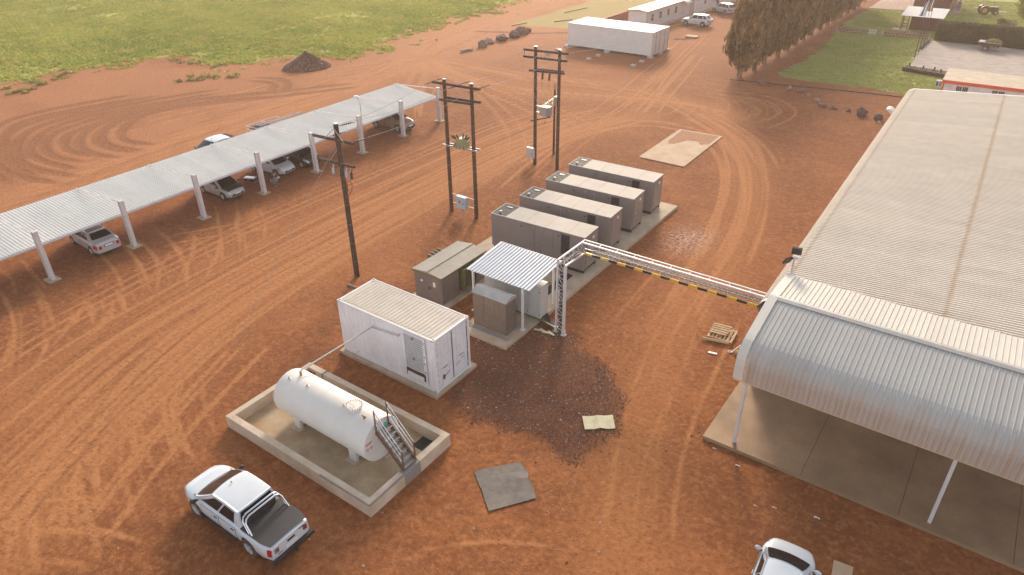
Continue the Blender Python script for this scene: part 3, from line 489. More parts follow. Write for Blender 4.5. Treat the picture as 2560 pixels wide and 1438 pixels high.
# canopy
t_ = thing('canopy', 'open loading canopy with rust-streaked bullnose roof on white posts', 'canopy', (0,0,0))
cp = [(4.47,3.38),(4.47,4.12),(4.50,4.30),(4.58,4.47),(4.71,4.63),(4.88,4.76),(5.1,4.87),(5.4,4.96),(5.8,5.06),(7.72,5.5)]
f1 = sheet_mesh('roof_sheet', cp, M['canopyroof'], 'y', 4, .19, .022); f2 = sheet_mesh('roof_sheet', [(7.74,5.5),(10.2,5.37)], M['canopyback'], 'y', 4, .19, .03)
for i in range(18):
    link('roof_sheet', f1, t_, (11.98+i*.76,0,0)); link('roof_sheet', f2, t_, (11.98+i*.76,0,0))
X1 = 11.98+18*.76
MB().prism([(7.56,5.51),(7.73,5.555),(7.88,5.547),(7.88,5.532),(7.73,5.535),(7.56,5.49)],'x',11.62,X1).build('ridge_cap', M['captop'], t_)
rows = [[(11.98,y,z+.05),(11.62,y,z+.05),(11.62,y,z-.14)] for y,z in [(4.43,3.38),(4.43,4.02)]+[(y-.03,z) for y,z in cp[2:]]+[(10.2,5.37)]]
MB().grid(rows).build('barge_flashing', M['canopyback'], t_)
MB().box(11.65,X1,4.5,4.56,3.30,3.42).build('eave_beam', M['trimcream'], t_)
for i,x in enumerate((12.12,19.38)):
    MB().box(x-.06,x+.06,4.58,4.70,.15,3.30).build('post', M['steelwhite'], t_)
    MB().box(x-.04,x+.04,5.7,10.0,4.8,4.95).build('rafter', M['steelwhite'], t_)
    MB().bar((x,4.64,3.3),(x,5.7,4.8),.08).build('knee_brace', M['steelwhite'], t_)
for y,z in ((5.4,4.86),(7.6,5.38),(9.9,5.30)): MB().box(11.7,X1,y-.04,y+.04,z-.1,z-.01).build('purlin', M['steelwhite'], t_)
sl_ = MB().box(10.92,27,4.25,9.2,-.2,.15).build('loading_slab', M['loadslab']); tag(sl_, 'brown concrete loading slab under the canopy', 'slab')
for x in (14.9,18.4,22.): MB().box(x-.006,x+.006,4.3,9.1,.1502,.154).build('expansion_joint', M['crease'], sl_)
# floodlights on the warehouse roof
t_ = thing('floodlight_mast', 'twin black floodlights on short mast on warehouse roof', 'floodlight', (11.65,10.88,4.5))
MB().tube((0,0,0),(0,0,1.45),.045,.035).build('mast', M['galv'], t_)
MB().cb((.02,.05,1.68),.42,.1,.36,.2,0,.25).build('lamp_head', M['black'], t_); MB().cb((-.24,-.1,1.2),.36,.09,.36,1.0,0,.5).build('lamp_head', M['black'], t_)
MB().cb((.08,0,1.36),.16,.12,.16).build('junction_box', M['cabwhite'], t_); MB().path([(0,0,1.3),(-.15,-.05,1.3),(-.2,-.08,1.22)],.02).build('bracket', M['black'], t_)
# ------------------------------------------------------------------ carport
t_ = thing('carport', 'long white cantilever carport with ribbed roof sheltering the cars', 'carport', (-25.66,-4.85,0), .0165)
PZ = 5.118; cs = sheet_mesh('roof_sheet', [(-5.55,2.66),(-.48,2.14)], M['carportroof'])
y0 = -7.1
for i in range(57): link('roof_sheet', cs, t_, (0,y0+i*.76,0))
y1 = y0+57*.76
def ipost():
    b = MB(); b.box(-.17,-.15,-.12,.12,0,3.16).box(.15,.17,-.12,.12,0,3.16).box(-.15,.15,-.03,.03,0,3.16).box(-.18,.18,-.125,.125,3.16,3.175)
    return b.mesh('post', M['steelwhite'])
pm = ipost(); bm_ = MB().bar((.15,0,3.08),(-5.5,0,2.73),.05,.05).mesh('beam', M['steelwhite'])
br = MB().bar((-.12,0,1.75),(-.5,0,2.08),.06,.07).mesh('bracket', M['steelwhite'])
ft = MB().box(-.42,.36,-.34,.34,-.1,.05).mesh('footing', M['concrete'])
hg = MB().bar((-5.3,0,2.64),(-5.3,0,2.74),.08,.08).mesh('hanger', M['steelwhite'])
for k in range(0,8):
    yy = k*PZ
    for nm,me_ in (('post',pm),('beam',bm_),('bracket',br),('footing',ft),('hanger',hg)): link(nm, me_, t_, (0,yy,0))
MB().box(-.50,-.42,y0,y1,2.02,2.13).build('gutter', M['galvsheet'], t_)
for u in (-1.6,-2.9,-4.2,-5.45): MB().box(u-.03,u+.03,y0,y1,2.14+(-.48-u)*.1026-.11,2.14+(-.48-u)*.1026-.012).build('purlin', M['steelwhite'], t_)
t_ = thing('carport_lamp', 'white dish lamp on thin pole beside carport roof', 'lamp', (-26.12,21.1,0))
MB().path([(0,0,0),(0,0,4.1),(-.25,0,4.5),(-.32,0,4.55)],.03).build('pole', M['galv'], t_)
MB().lathe([(0,.16),(.16,.14),(.26,0),(.2,-.06),(0,-.06)],'z',(-.35,0,4.55),14).build('lamp_head', M['signw'], t_, 40)
# ------------------------------------------------------------------ shipping containers
def corr(L, d, pitch=.278):
    n = int(L/pitch); p_ = L/n; pts = []
    for i in range(n): o = i*p_; pts += [(o,0),(o+p_*.26,0),(o+p_*.5,d),(o+p_*.76,d)]
    pts.append((L,0)); return pts
def container(t_, L, W, H, mat, rmat, solid=True, shutter=False):
    z0 = .16
    for x in (-L/2,L/2):
        for y in (-W/2,W/2):
            sx, sy = (1 if x > 0 else -1), (1 if y > 0 else -1)
            MB().box(*sorted((x,x-sx*.14)),*sorted((y,y-sy*.14)),.12,H-.12).build('corner_post', mat, t_)
            for z in (0,H-.118):
                c = MB().box(*sorted((x+sx*.004,x-sx*.178)),*sorted((y+sy*.004,y-sy*.162)),z,z+.118).build('corner_casting', mat, t_)
                zz = z+.1185 if z else z+.03
                if z: MB().cb((x-sx*.087,y-sy*.08,zz+.001),.10,.06,.004).build('casting_hole', M['crease'], c)
                MB().cb((x-sx*.087,y+sy*.006,z+.06),.08,.006,.05).build('casting_hole', M['crease'], c)
    for y in (-W/2,W/2):
        s = 1 if y > 0 else -1
        MB().box(-L/2+.17,L/2-.17,*sorted((y-s*.003,y-s*.06)),H-.10,H-.012).build('top_rail', mat, t_)
        MB().box(-L/2+.17,L/2-.17,*sorted((y-s*.003,y-s*.06)),.01,z0).build('bottom_rail', mat, t_)
        pr_ = corr(L-.28,.036); rows = [[(-L/2+.14+u,y-s*(.012+dd),z) for u,dd in pr_] for z in (z0,H-.09)]
        MB().grid(rows).build('side_wall', mat, t_)
    pr_ = corr(W-.28,.045,.25); MB().grid([[(-L/2+.02+dd,-W/2+.14+u,z) for u,dd in pr_] for z in (z0,H-.1)]).build('end_wall', mat, t_)
    for x in (-L/2,L/2):
        s = 1 if x > 0 else -1
        MB().box(*sorted((x-s*.003,x-s*.1)),-W/2+.163,W/2-.163,H-.10,H-.014).build('header', mat, t_); MB().box(*sorted((x-s*.003,x-s*.1)),-W/2+.163,W/2-.163,.02,z0).build('sill', mat, t_)
    n = int((L-.5)/.209); p_ = (L-.5)/n; pts = [(-L/2+.1,0)]
    for i in range(n): o = -L/2+.25+i*p_; pts += [(o,0),(o+p_*.3,0),(o+p_*.45,.02),(o+p_*.85,.02)]
    pts += [(L/2-.25,0),(L/2-.1,0)]
    rows = [[(u,y,H-.03+(h_ if abs(y) < W/2-.09 else 0)) for u,h_ in pts] for y in (-W/2+.04,-W/2+.15,-W/2+.2,W/2-.2,W/2-.15,W/2-.04)]
    rows[1] = [(u,-W/2+.15,H-.03) for u,h_ in pts]; rows[4] = [(u,W/2-.15,H-.03) for u,h_ in pts]
    MB().grid(rows).build('roof_panel', rmat, t_)
    hw = W/2-.15
    for s in (-1,1):
        a, b = sorted((s*.012, s*hw)); dz = [z0+.02,.72,1.28,1.84,2.4,H-.12]; dz = [z for z in dz if z < H-.1]+([H-.12] if dz[-1] > H-.1 else [])
        dr = MB(); dr.box(L/2-.075,L/2-.045,a,b,z0+.01,H-.115)
        for q in range(2):
            for za,zb_ in zip(dz[:-1],dz[1:]):
                ya, yb = a+(b-a)*(.03+.5*q), a+(b-a)*(.47+.5*q); dr.box(L/2-.0449,L/2-.022,ya+.03,yb-.03,za+.05,zb_-.05)
        d_ = dr.build('door', mat, t_)
        for q in (.25,.75):
            yy = a+(b-a)*q; MB().tube((L/2+.006,yy,.1),(L/2+.006,yy,H-.04),.017).build('lock_rod', mat, d_)
        MB().cb((L/2+.012,a+(b-a)*(.5+.04*s),1.15),.03,.34,.03).build('lock_handle', M['galv'], d_)
        MB().cb((L/2-.03,s*hw,H/2),.02,.03,H-.4).build('gasket', M['black'], d_)
        for z in (.4,1.1,1.8,2.5): MB().cb((L/2+.002,s*(hw+.02),z),.03,.09,.1).build('hinge', mat, d_)
    MB().cb((L/2-.03,0,H/2),.02,.03,H-.35).build('door_gasket', M['black'], t_)
t_ = thing('shipping_container', 'dirty white short shipping container on concrete plinth behind the fuel tank', 'container', (-3.029,1.219,.15))
container(t_, 6.058, 2.438, 2.896, M['container'], M['container_roof'])
fr = MB().box(1.15,2.50,-1.26,-1.222,.30,.36).box(1.15,2.50,-1.26,-1.222,2.70,2.78).box(1.15,1.22,-1.26,-1.222,.36,2.70).box(2.43,2.50,-1.26,-1.222,.36,2.70).build('shutter_frame', M['container'], t_)
MB().box(1.22,2.43,-1.2305,-1.2195,.78,2.70).build('shutter_gap_shade', M['linergrey'], t_); MB().box(1.22,2.43,-1.222,-1.2195,.36,.78).build('shutter_backing', basic('brown_recess', (.10,.05,.03), .9), t_)  # grey sheet behind the slats paints the shade of their gaps
for za,zb_ in ((1.66,2.70),(.80,1.60)):
    b = MB(); n = int((zb_-za)/.105)
    for i in range(n): zz = za+(i+.5)*(zb_-za)/n; b.cb((1.825,-1.252,zz),1.2,.095,.012,0,0,-.95)
    b.box(1.225,1.27,-1.275,-1.235,za,zb_).box(2.38,2.425,-1.275,-1.235,za,zb_); s_ = b.build('louvre_shutter', M['container'], t_)
    for zz in (za+.15,zb_-.15): MB().cb((2.44,-1.27,zz),.05,.03,.1).build('hinge', M['galv'], s_)
    MB().cb((1.8,-1.29,zb_-.12),.06,.03,.1).build('latch', M['rustmetal'], s_)
MB().box(1.3,2.3,-1.262,-1.245,.37,.60).build('shutter_sill', M['container'], t_)
MB().path([(-.67,-1.30,2.24),(.95,-1.30,2.40),(1.02,-1.28,2.52)],.03).build('wall_pipe', M['galv'], t_)
MB().path([(-2.0,-1.22,.3),(-2.0,-1.5,.28),(-2.0,-1.5,-.1)],.02).build('drain_pipe', M['galv'], t_)
MB().tube((-2.9,.62,2.38),(-4.15,.5,2.44),.10,n=12).build('exhaust_pipe', M['rustmetal'], t_, 40)
MB().cb((3.034,-.72,.62),.008,.18,.24).build('data_plate', M['plate'], t_)
for y,z,w_ in ((-.55,.62,.3),(-.35,.7,.18),(.35,.78,.3),(.72,.92,.26)): MB().cb((3.012,y,z),.004,w_,.03,0,0,.25).build('scrawl_mark', M['rustmetal'], t_)
p_ = MB().box(-6.2,.12,-.22,2.75,-.2,.15).build('container_plinth', M['concrete']); tag(p_, 'concrete plinth under the short white container', 'plinth')
p_ = thing('transfer_pipe', 'thin galvanised pipe running from fuel tank to container wall', 'pipe', (-3.7,-4.3,0))
MB().path([(0,0,2.28),(0,0,2.5),(0,.06,2.56),(0,4.26,2.44)],.035,8).build('pipe', M['galv'], p_, 40); MB().tube((0,0,2.3),(0,0,2.52),.055).build('valve', basic('brass',(.45,.26,.07),.4,metal=.7), p_)
for s_,nm in ((0,'near'),(1,'far')):
    t_ = thing('long_container', '%s one of two joined long white containers on blocks' % nm, 'container', (-32.93+6.096+.02*s_,64.93+1.219+2.445*s_,.25), -.008, 'joined long containers')
    container(t_, 12.192, 2.438, 2.80, M['container40'], M['container40'])
# ------------------------------------------------------------------ fuel tank and bund
t_ = thing('bund_wall', 'rectangular concrete bund wall around the fuel tank', 'bund', (0,0,0))
x0,x1,ya,yb,h_,th = -6.12,2.5,-6.72,-2.1,.61,.28
for nm,bx in (('wall_side',(x0,x1,ya,ya+th,-.2,h_)),('wall_side',(x0,x1,yb-th,yb,-.2,h_)),('wall_side',(x0,x0+th,ya+th,yb-th,-.2,h_-.002)),('wall_side',(x1-th,x1,ya+th,yb-th,-.2,h_-.002))): MB().box(*bx).build(nm, M['concrete_wall'], t_)
MB().box(x0+th,x1-th,ya+th,yb-th,-.2,.07).build('bund_floor', M['bundfloor'], t_)
MB().box(x1-th-.01,x1+.012,-4.85,-3.95,.02,h_+.012).build('cement_patch', M['patch_grey'], t_)
MB().box(x1-.045,x1+.010,ya-.008,-4.86,h_-.06,h_+.012).box(-.2,x1-.046,ya-.010,ya+.035,h_-.06,h_+.012).build('cement_edge', M['patch_grey'], t_)
MB().box(1.25,2.2,-3.1,-2.42,.071,.078).build('sump', M['crease'], t_); g_ = MB()
for i in range(9): g_.box(1.75,2.2,-3.06+i*.07,-3.03+i*.07,.09,.11)
g_.build('sump_grating', M['hosegreen'], t_)
MB().path([(-4.9,-2.08,.0),(-4.9,-2.08,.64),(-4.9,-2.42,.64),(-4.9,-2.42,.1)],.02).build('conduit', M['crease'], t_)
t_ = thing('fuel_tank', 'cream horizontal cylindrical fuel tank standing inside the concrete bund', 'tank', (-1.735,-4.45,0))
r_ = .962; hl = 2.757
prof = [(0.001,-hl)]+[(r_*.93*math.sin(a),-hl+.10-.10*math.cos(a)) for a in (.4,.9,1.57)]+[(r_*.985,-hl+.13),(r_,-hl+.19),(r_,hl-.02),(r_*.99,hl-.005),(r_*.985,hl),(0.001,hl)]
MB().lathe(prof,'x',(0,0,1.381),48).build('shell', M['tank'], t_, 35)
for x in (-1.75,1.62):
    MB().box(x-.2,x+.2,-.66,-.52,.10,.86).box(x-.2,x+.2,.52,.66,.10,.86).box(x-.05,x+.05,-.52,.52,.10,.6).build('saddle', M['tank'], t_)
    MB().box(x-.32,x+.32,-.85,.85,.07,.115).build('saddle_foot', M['concrete'], t_)
mh = MB().lathe([(.30,0),(.30,.12),(.34,.12),(.34,.16),(.0,.17)],'z',(1.42,-.02,2.30),24).build('manhole', M['tank'], t_, 35)
b = MB()
for i in range(20): a = i*2*math.pi/20; b.tube((1.42+.315*math.cos(a),-.02+.315*math.sin(a),2.455),(1.42+.315*math.cos(a),-.02+.315*math.sin(a),2.485),.018,n=6)
b.build('bolt_ring', M['rustmetal'], mh); MB().path([(1.3,-.1,2.47),(1.3,-.1,2.53),(1.5,-.1,2.53),(1.5,-.1,2.47)],.012).build('handle', M['tank'], mh)
for x,y in ((-2.2,-.28),(-1.15,-.2),(1.0,-.2)):
    zz = 1.381+math.sqrt(r_*r_-y*y); MB().lathe([(.09,-.04),(.09,.02),(.05,.04)],'z',(x,y,zz),12).path([(x-.06,y,zz+.02),(x-.03,y,zz+.13),(x+.03,y,zz+.13),(x+.06,y,zz+.02)],.018).build('lifting_lug', M['tank'], t_, 40)
MB().tube((2.2,-.25,2.25),(2.2,-.25,2.42),.04).tube((2.1,-.25,2.42),(2.28,-.25,2.42),.035).build('valve', basic('brass_valve',(.30,.19,.09),.5,metal=.6), t_)
MB().lathe([(.07,0),(.07,.06),(.001,.08)],'x',(hl,.25,1.98),12).build('filler_cap', M['teal'], t_)
MB().path([(hl+.03,.05,.75),(hl+.03,.05,.3),(hl+.03,.32,.3),(hl+.03,.32,.75)],.014).build('drain_hoop', M['steelwhite'], t_)
sg = MB().cb((hl+.006,-.69,1.49),.008,.42,.46).build('warning_sign', M['signw'], t_)
MB().cb((hl+.013,-.69,1.645),.004,.36,.05).cb((hl+.013,-.69,1.58),.004,.30,.02).build('sign_lettering', M['signr'], sg)
for yy in (-.79,-.59): MB().lathe([(.055,0),(.055,.005),(.075,.005),(.075,0)],'x',(hl+.012,yy,1.38),20).cb((hl+.014,yy,1.38),.003,.02,.13,0,0,.7).build('prohibition_ring', M['signr'], sg)
t_ = thing('access_stairs', 'rusty steel access stairs with handrails at the tank end', 'stairs', (0,0,0))
xb,zb_,xt,zt = 2.36,.64,1.08,1.98
for y in (-4.72,-4.05):
    MB().bar((xb+.02,y,zb_+.02),(xt,y,zt-.06),.04,.22).build('stringer', M['rustmetal'], t_)
    MB().bar((xt,y,zt-.1),(xt,y,3.02),.045).build('newel_post', M['rustmetal'], t_); MB().bar((xb,y,zb_),(xb,y,1.62),.045).build('newel_post', M['rustmetal'], t_)
    for za_,zc in ((3.0,1.60),(2.68,1.30),(2.36,1.0)): MB().tube((xt,y,za_),(xb,y,zc),.019,n=8).build('handrail', M['chrome'], t_)
for i in range(7):
    q = (i+.5)/7; b = MB(); xx, zz = xb+(xt-xb)*q, zb_+(zt-zb_)*q+.02
    for j in range(4): b.box(xx-.11+j*.06,xx-.08+j*.06,-4.70,-4.07,zz-.03,zz)
    b.box(xx+.115,xx+.125,-4.70,-4.07,zz-.05,zz+.002).build('step', M['galv'], t_)
b = MB().box(-5.75,-5.45,-2.62,-2.40,.07,.42).box(-5.78,-5.42,-2.65,-2.385,.42,.46).build('red_bin', M['redbox']); tag(b, 'small red bin in back corner of the bund', 'bin')
# ------------------------------------------------------------------ generators
t_ = thing('generator', 'x', 'generator', (0,0,0), 0, 'row of diesel generators')
GL,GW,GZ = 6.4,1.66,2.37
MB().box(-GL,0,0,GW,.22,GZ-.02).build('enclosure', M['genset'], t_)
MB().box(-GL+.1,-.02,.05,.18,0,.22).box(-GL+.1,-.02,GW-.18,GW-.05,0,.22).box(-GL+.2,-.1,.2,GW-.2,.02,.2).build('skid', M['hazblack'], t_)
xs = [-GL+1.02,-4.0,-2.65,-1.15,.03]
for a,b_ in zip(xs[:-1],xs[1:]): MB().box(a+.008,b_-.008,-.03,GW+.03,GZ-.0195,GZ+.012).build('roof_panel', M['gensetroof'], t_)
bx = MB().box(-GL-.03,-GL+1.0,-.03,.02,GZ-.0195,GZ+.02).box(-GL-.03,-GL+1.0,GW-.02,GW+.03,GZ-.0195,GZ+.02).box(-GL-.03,-GL+.02,.021,GW-.021,GZ-.0195,GZ+.02).build('grille_frame', M['gensetroof'], t_)
g_ = MB()
for i in range(18): yy = .06+i*.09; g_.box(-GL+.02,-GL+1.01,yy,yy+.018,GZ-.012,GZ)
for i in range(11): xx = -GL+.07+i*.09; g_.box(xx,xx+.018,.025,GW-.025,GZ+.0005,GZ+.01)
g_.build('roof_grille', M['grillegrey'], bx); MB().box(-GL+.02,-GL+1.01,.02,GW-.02,GZ-.0198,GZ-.016).build('grille_well', M['crease'], bx)
MB().lathe([(.06,0),(.06,.09),(.09,.09),(.09,.12),(.001,.14)],'z',(-GL+.45,.35,GZ+.01),14).build('exhaust_cap', M['recl'], t_, 40); MB().cb((-GL+.55,1.25,GZ+.03),.36,.10,.02).build('duct_cover', M['recl'], t_)
for xa,xb_,hx in ((-4.1,-3.36,-3.38),(-2.78,-2.06,-2.76)):
    d_ = MB().box(xa,xb_,-.022,-.001,.32,GZ-.14).build('door', M['genset'], t_)
    MB().tube((hx,-.04,.36),(hx,-.04,GZ-.2),.018,n=6).cb((hx,-.035,GZ-.22),.1,.03,.07).build('lock_rod', M['galv'], d_); MB().cb((hx-.1 if hx < -3 else hx+.1,-.05,1.35),.3,.03,.035).build('handle', M['galv'], d_)
v_ = MB().box(-1.52,-.98,-.03,-.001,.95,GZ-.15).build('vent', M['navy'], t_); b = MB()
for i in range(14): b.cb((-1.25,-.04,1.0+i*.087),.5,.035,.01,0,0,-.6)
b.build('louvres', M['navy'], v_)
for xx in (-4.25,-1.72): MB().cb((xx,-.012,GZ-.32),.1,.022,.06).build('marker', M['crease'], t_)
d_ = MB().box(.001,.02,.15,GW-.15,.3,GZ-.1).build('end_door', M['genset'], t_)
MB().tube((.04,.3,.35),(.04,.3,GZ-.2),.018,n=6).build('lock_rod', M['galv'], d_); MB().cb((.05,.42,1.25),.03,.3,.035).build('handle', M['galv'], d_); MB().cb((.026,1.05,GZ-.38),.008,.2,.16).build('name_plate', M['signw'], d_)
gp_ = [(-.04,13.08),(-.13,16.24),(-.22,19.45),(-.40,22.7)]
gl = ['taupe generator nearest the lean-to roof, first of four in row','taupe generator second from the lean-to roof','taupe generator third from the lean-to roof','taupe generator farthest from the lean-to roof, last of four']
for i,(x,y) in enumerate(gp_):
    g_ = t_ if i == 0 else copy_tree(t_); g_.location = (x,y,.2); g_.rotation_euler = (0,0,.05); g_['label'] = gl[i]
s_ = MB().box(-7.42,.52,11.2,25.1,-.2,.2).box(-1.05,.52,8.4,11.2,-.2,.2).build('generator_slab', M['concrete']); tag(s_, 'long concrete slab carrying the row of generators', 'slab')
MB().box(-.95,-.45,8.6,12.6,.2002,.206).build('cable_trench', M['crease'], s_); b = MB()
for i in range(4): b.path([(-.85+i*.1,8.5,.23),(-.85+i*.1,12.6,.23)],.03)
b.build('cable', M['cable'], s_)
# ------------------------------------------------------------------ substation kiosk
t_ = thing('substation_kiosk', 'brown-grey substation kiosk with olive cooling fins and pitched roof', 'kiosk', (-5.66,5.92,0))
MB().box(-.98,.98,0,1.45,.1,1.82).build('cabinet', M['kiosk'], t_); MB().box(-.98,.62,1.45,2.75,.1,1.82).build('transformer_tank', M['olive'], t_); MB().box(-.98,.98,2.75,3.78,.1,1.82).build('cabinet', M['kiosk'], t_)
for s in (-1,1):
    a,b_ = sorted((s*.01,s*.88)); d_ = MB().box(a,b_,-.02,-.001,.2,1.74).build('door', M['kiosk'], t_)
    MB().cb((s*.45,-.026,1.25),.16,.008,.12 if s < 0 else .3).build('notice', M['signw'], d_)
    if s > 0: MB().cb((.12,-.04,.95),.14,.05,.16).build('lock_box', M['plate'], d_)
MB().prism([(-1.06,1.84),(0,1.97),(1.06,1.84),(1.06,1.80),(-1.06,1.80)],'y',-.1,3.88).build('roof', M['kioskroof'], t_)
MB().box(-.09,.09,-.12,3.9,1.955,2.0).build('ridge_strip', M['kioskroof'], t_); MB().box(-1.075,1.075,-.115,-.09,1.76,1.86).box(1.05,1.075,-.09,3.88,1.76,1.855).build('eave_trim', M['olive'], t_)
for i in range(6):
    yy = 1.62+i*.2; MB().box(.64,1.28,yy,yy+.06,.42,1.70).build('cooling_fin', M['olive'], t_)
for zz in (.5,1.62): MB().tube((1.2,1.55,zz),(1.2,2.75,zz),.05,n=8).build('header_pipe', M['olive'], t_)
for i in range(4): yy = 1.7+i*.28; MB().box(-1.5,-.98,yy,yy+.06,.5,1.80).build('cooling_fin', M['olive'], t_)
s_ = MB().box(-6.9,-4.3,5.7,10.0,-.2,.1).build('kiosk_plinth', M['concrete']); tag(s_, 'concrete plinth under the substation kiosk', 'plinth')
# ------------------------------------------------------------------ lean-to and cabinets
t_ = thing('lean_to', 'small lean-to with shiny white corrugated roof over the switch cabinets', 'lean-to', (0,0,0))
lm = sheet_mesh('roof_sheet', [(6.42,2.62),(9.5,2.92)], M['galvsheet'], 'y', 4, .2, .05)
for i in range(5): link('roof_sheet', lm, t_, (-3.32+i*.8,0,0))
for x,y,zt_ in ((.26,6.42,2.58),(-2.95,6.5,2.58),(.26,9.3,2.85),(-2.95,9.3,2.85)):
    MB().box(x-.05,x+.05,y-.05,y+.05,.17,zt_).build('post', M['white'], t_); MB().box(x-.13,x+.13,y-.13,y+.13,.15,.17).build('base_plate', M['white'], t_)
for y,z in ((6.5,2.57),(8.,2.72),(9.35,2.85)): MB().box(-3.3,.68,y-.03,y+.03,z,z+.05).build('purlin', M['white'], t_)
t_ = thing('switch_cabinet', 'long pale grey switch cabinet with many doors under the lean-to', 'cabinet', (-3.05,7.58,.3))
MB().box(0,3.62,0,.72,0,1.9).build('cabinet', M['cabwhite'], t_); MB().box(.05,3.6,.05,.67,-.14,0).build('plinth_frame', M['olive'], t_)
for i in range(5):
    d_ = MB().box(.02+i*.72,.72+i*.72-.012,-.022,-.001,.04,1.86).build('door', M['cabwhite'], t_)
    for z in (.25,1.6): MB().cb((.69+i*.72,-.035,z),.03,.03,.08).build('hinge', M['crease'], d_)
MB().box(3.621,3.64,.04,.68,.04,1.86).build('side_panel', M['cabwhite'], t_)
t_ = thing('feeder_cabinet', 'brown metal feeder cabinet with hipped top in front of the lean-to', 'cabinet', (-2.2,5.48,.15))
MB().box(0,2.1,0,.86,0,1.93).build('cabinet', M['brushed'], t_)
for i in range(3):
    d_ = MB().box(.015+i*.7,.69+i*.7,-.018,-.001,.42,1.9).build('door', M['brushed'], t_); MB().box(.015+i*.7,.69+i*.7,-.014,-.001,.02,.41).build('kick_panel', M['brushed'], t_)
MB().prism([(-.05,1.95),(.34,2.14),(.52,2.14),(.91,1.95),(.91,1.92),(-.05,1.92)],'x',-.04,2.14).build('cap_roof', M['captop'], t_)
s_ = MB().box(-2.55,.48,4.62,9.9,-.2,.15).build('cabinet_plinth', M['concrete']); tag(s_, 'concrete plinth under the brown feeder cabinet and lean-to', 'plinth')
MB().box(-2.45,.2,5.1,5.4,.1502,.165).build('cement_strip', M['patch_grey'], s_)
t_ = thing('cable_trough', 'olive steel channel with black cables beside the cabinets', 'channel', (0,0,0))
MB().bar((.55,7.62,.22),(2.0,7.42,.15),.08,.1).build('channel', M['olive'], t_)
for i in range(5): MB().path([(.6,8.2-.1*i,.35),(.95+.05*i,8.0-.1*i,.12),(1.75+.05*i,7.75-.03*i,.05),(1.85,7.5,.1)],.035).build('cable', M['cable'], t_)
for i in range(4):
    b = MB().cb((.85+.25*i,7.02+.05*(i%2),.03+.015*i),.5,.14,.02,.3*(-1)**i).build('board_offcut', M['cardboard']); tag(b, 'pale board offcut by the cable truss foot, %s from the plinth' % ORD[i], 'offcut', 'board offcuts')
# ------------------------------------------------------------------ cable truss
t_ = thing('cable_truss', 'white lattice cable bridge with yellow and black striped lower edge', 'cable bridge', (0,0,0))
A0,A1 = Vector((1.63,7.46,0)),Vector((2.13,7.38,0)); B0,B1 = Vector((1.63,7.46,4.2)),Vector((2.12,7.38,4.05)); C0,C1 = Vector((1.66,9.72,4.2)),Vector((1.85,9.70,3.66)); D0,D1 = Vector((11.25,9.72,4.2)),Vector((11.25,9.70,3.66))
wm = M['steelwhite']
MB().bar(A0,B0,.09).build('chord', wm, t_); MB().bar(A1,B1,.11,.13).build('chord', wm, t_); MB().bar(B0,C0,.08).build('chord', wm, t_); MB().bar(B1,C1,.08).build('chord', wm, t_); MB().bar(C0,D0,.10,.08).build('chord', wm, t_)
for dz,dy in ((0,.32),(-.5,.32)): MB().bar(C0+Vector((0,dy,dz)),D0+Vector((0,dy,dz)),.06).build('chord', wm, t_)
MB().bar(B0+Vector((-.02,.35,0)),C0+Vector((-.02,.32,0)),.06).build('chord', wm, t_)
N_ = 20; st = (D1-C1)/N_
for i in range(N_): MB().bar(C1+st*i,C1+st*(i+1),.09,.115).build('hazard_stripe', M['yellow'] if i%2 == 0 else M['hazblack'], t_)
def lace(p0,p1,q0,q1,n,w_=.022):
    for i in range(n+1):
        a, b = V3(p0).lerp(V3(p1),i/n), V3(q0).lerp(V3(q1),i/n); MB().bar(a,b,w_).build('brace', wm, t_)
        if i < n:
            c_, d_ = V3(p0).lerp(V3(p1),(i+1)/n), V3(q0).lerp(V3(q1),(i+1)/n)
            MB().bar(*((a,d_) if i%2 else (b,c_)),w_).build('diagonal', wm, t_)
lace(A0+Vector((0,0,.25)),B0,A1+Vector((0,0,.25)),B1,9); lace(B0,C0,B1,C1,5); lace(C0,D0,C1,D1,20)
for i in range(0,21,2): a = C0.lerp(D0,i/20); MB().bar(a,a+Vector((0,.32,0)),.03).build('cross_tie', wm, t_)
for p_ in (A0,A1): MB().cb((p_.x,p_.y,.15),.16,.16,.3).cb((p_.x,p_.y,.012),.26,.26,.03).build('foot', wm, t_)
for i in range(7):
    o = .06+.035*i; MB().path([(1.72+.05*i,7.60,.1),(1.72+.05*i,7.60,3.6),(1.72+.04*i,7.75,3.9),(1.74+.02*i,8.3,3.98),(1.75+.04*i,9.1,3.98),(1.95+.03*i,9.60+.03*i,3.93-.02*i),(2.5,9.76+.035*i,3.88-.02*(i%3)),(11.3,9.76+.035*i,3.88-.02*(i%3))],.022,6).build('cable', M['redcable'] if i == 5 else M['cable'], t_, 50)
# ------------------------------------------------------------------ power poles
def insul(b, p, q, r=.055, n=5):
    p, q = V3(p), V3(q); b.tube(p,q,.018,n=6)
    for i in range(n):
        a = p.lerp(q,.25+.55*i/n); c_ = p.lerp(q,.25+.55*(i+.5)/n); b.tube(a,c_,r,r*.7,n=8)
    return b
def pole(t_, x, y, h, r=.14): 
    o = MB().tube((x,y,-.3),(x,y,h),r,r*.82,n=14).build('pole', M['wood'], t_, 40)
    for z in (1.0,2.2,3.4,4.6): MB().lathe([(r*.99,z),(r*.99,z+.03)],'z',(x,y,0),14).build('steel_band', M['grillegrey'], o)
    MB().lathe([(r*.83,h),(r*.86,h+.02),(.001,h+.03)],'z',(x,y,0),12).build('pole_cap', M['galv'], o)
t_ = thing('power_pole', 'single dark timber power pole with two crossarms left of the kiosk', 'power pole', (-11.11,5.67,0))
pole(t_,0,0,9.2,.16)
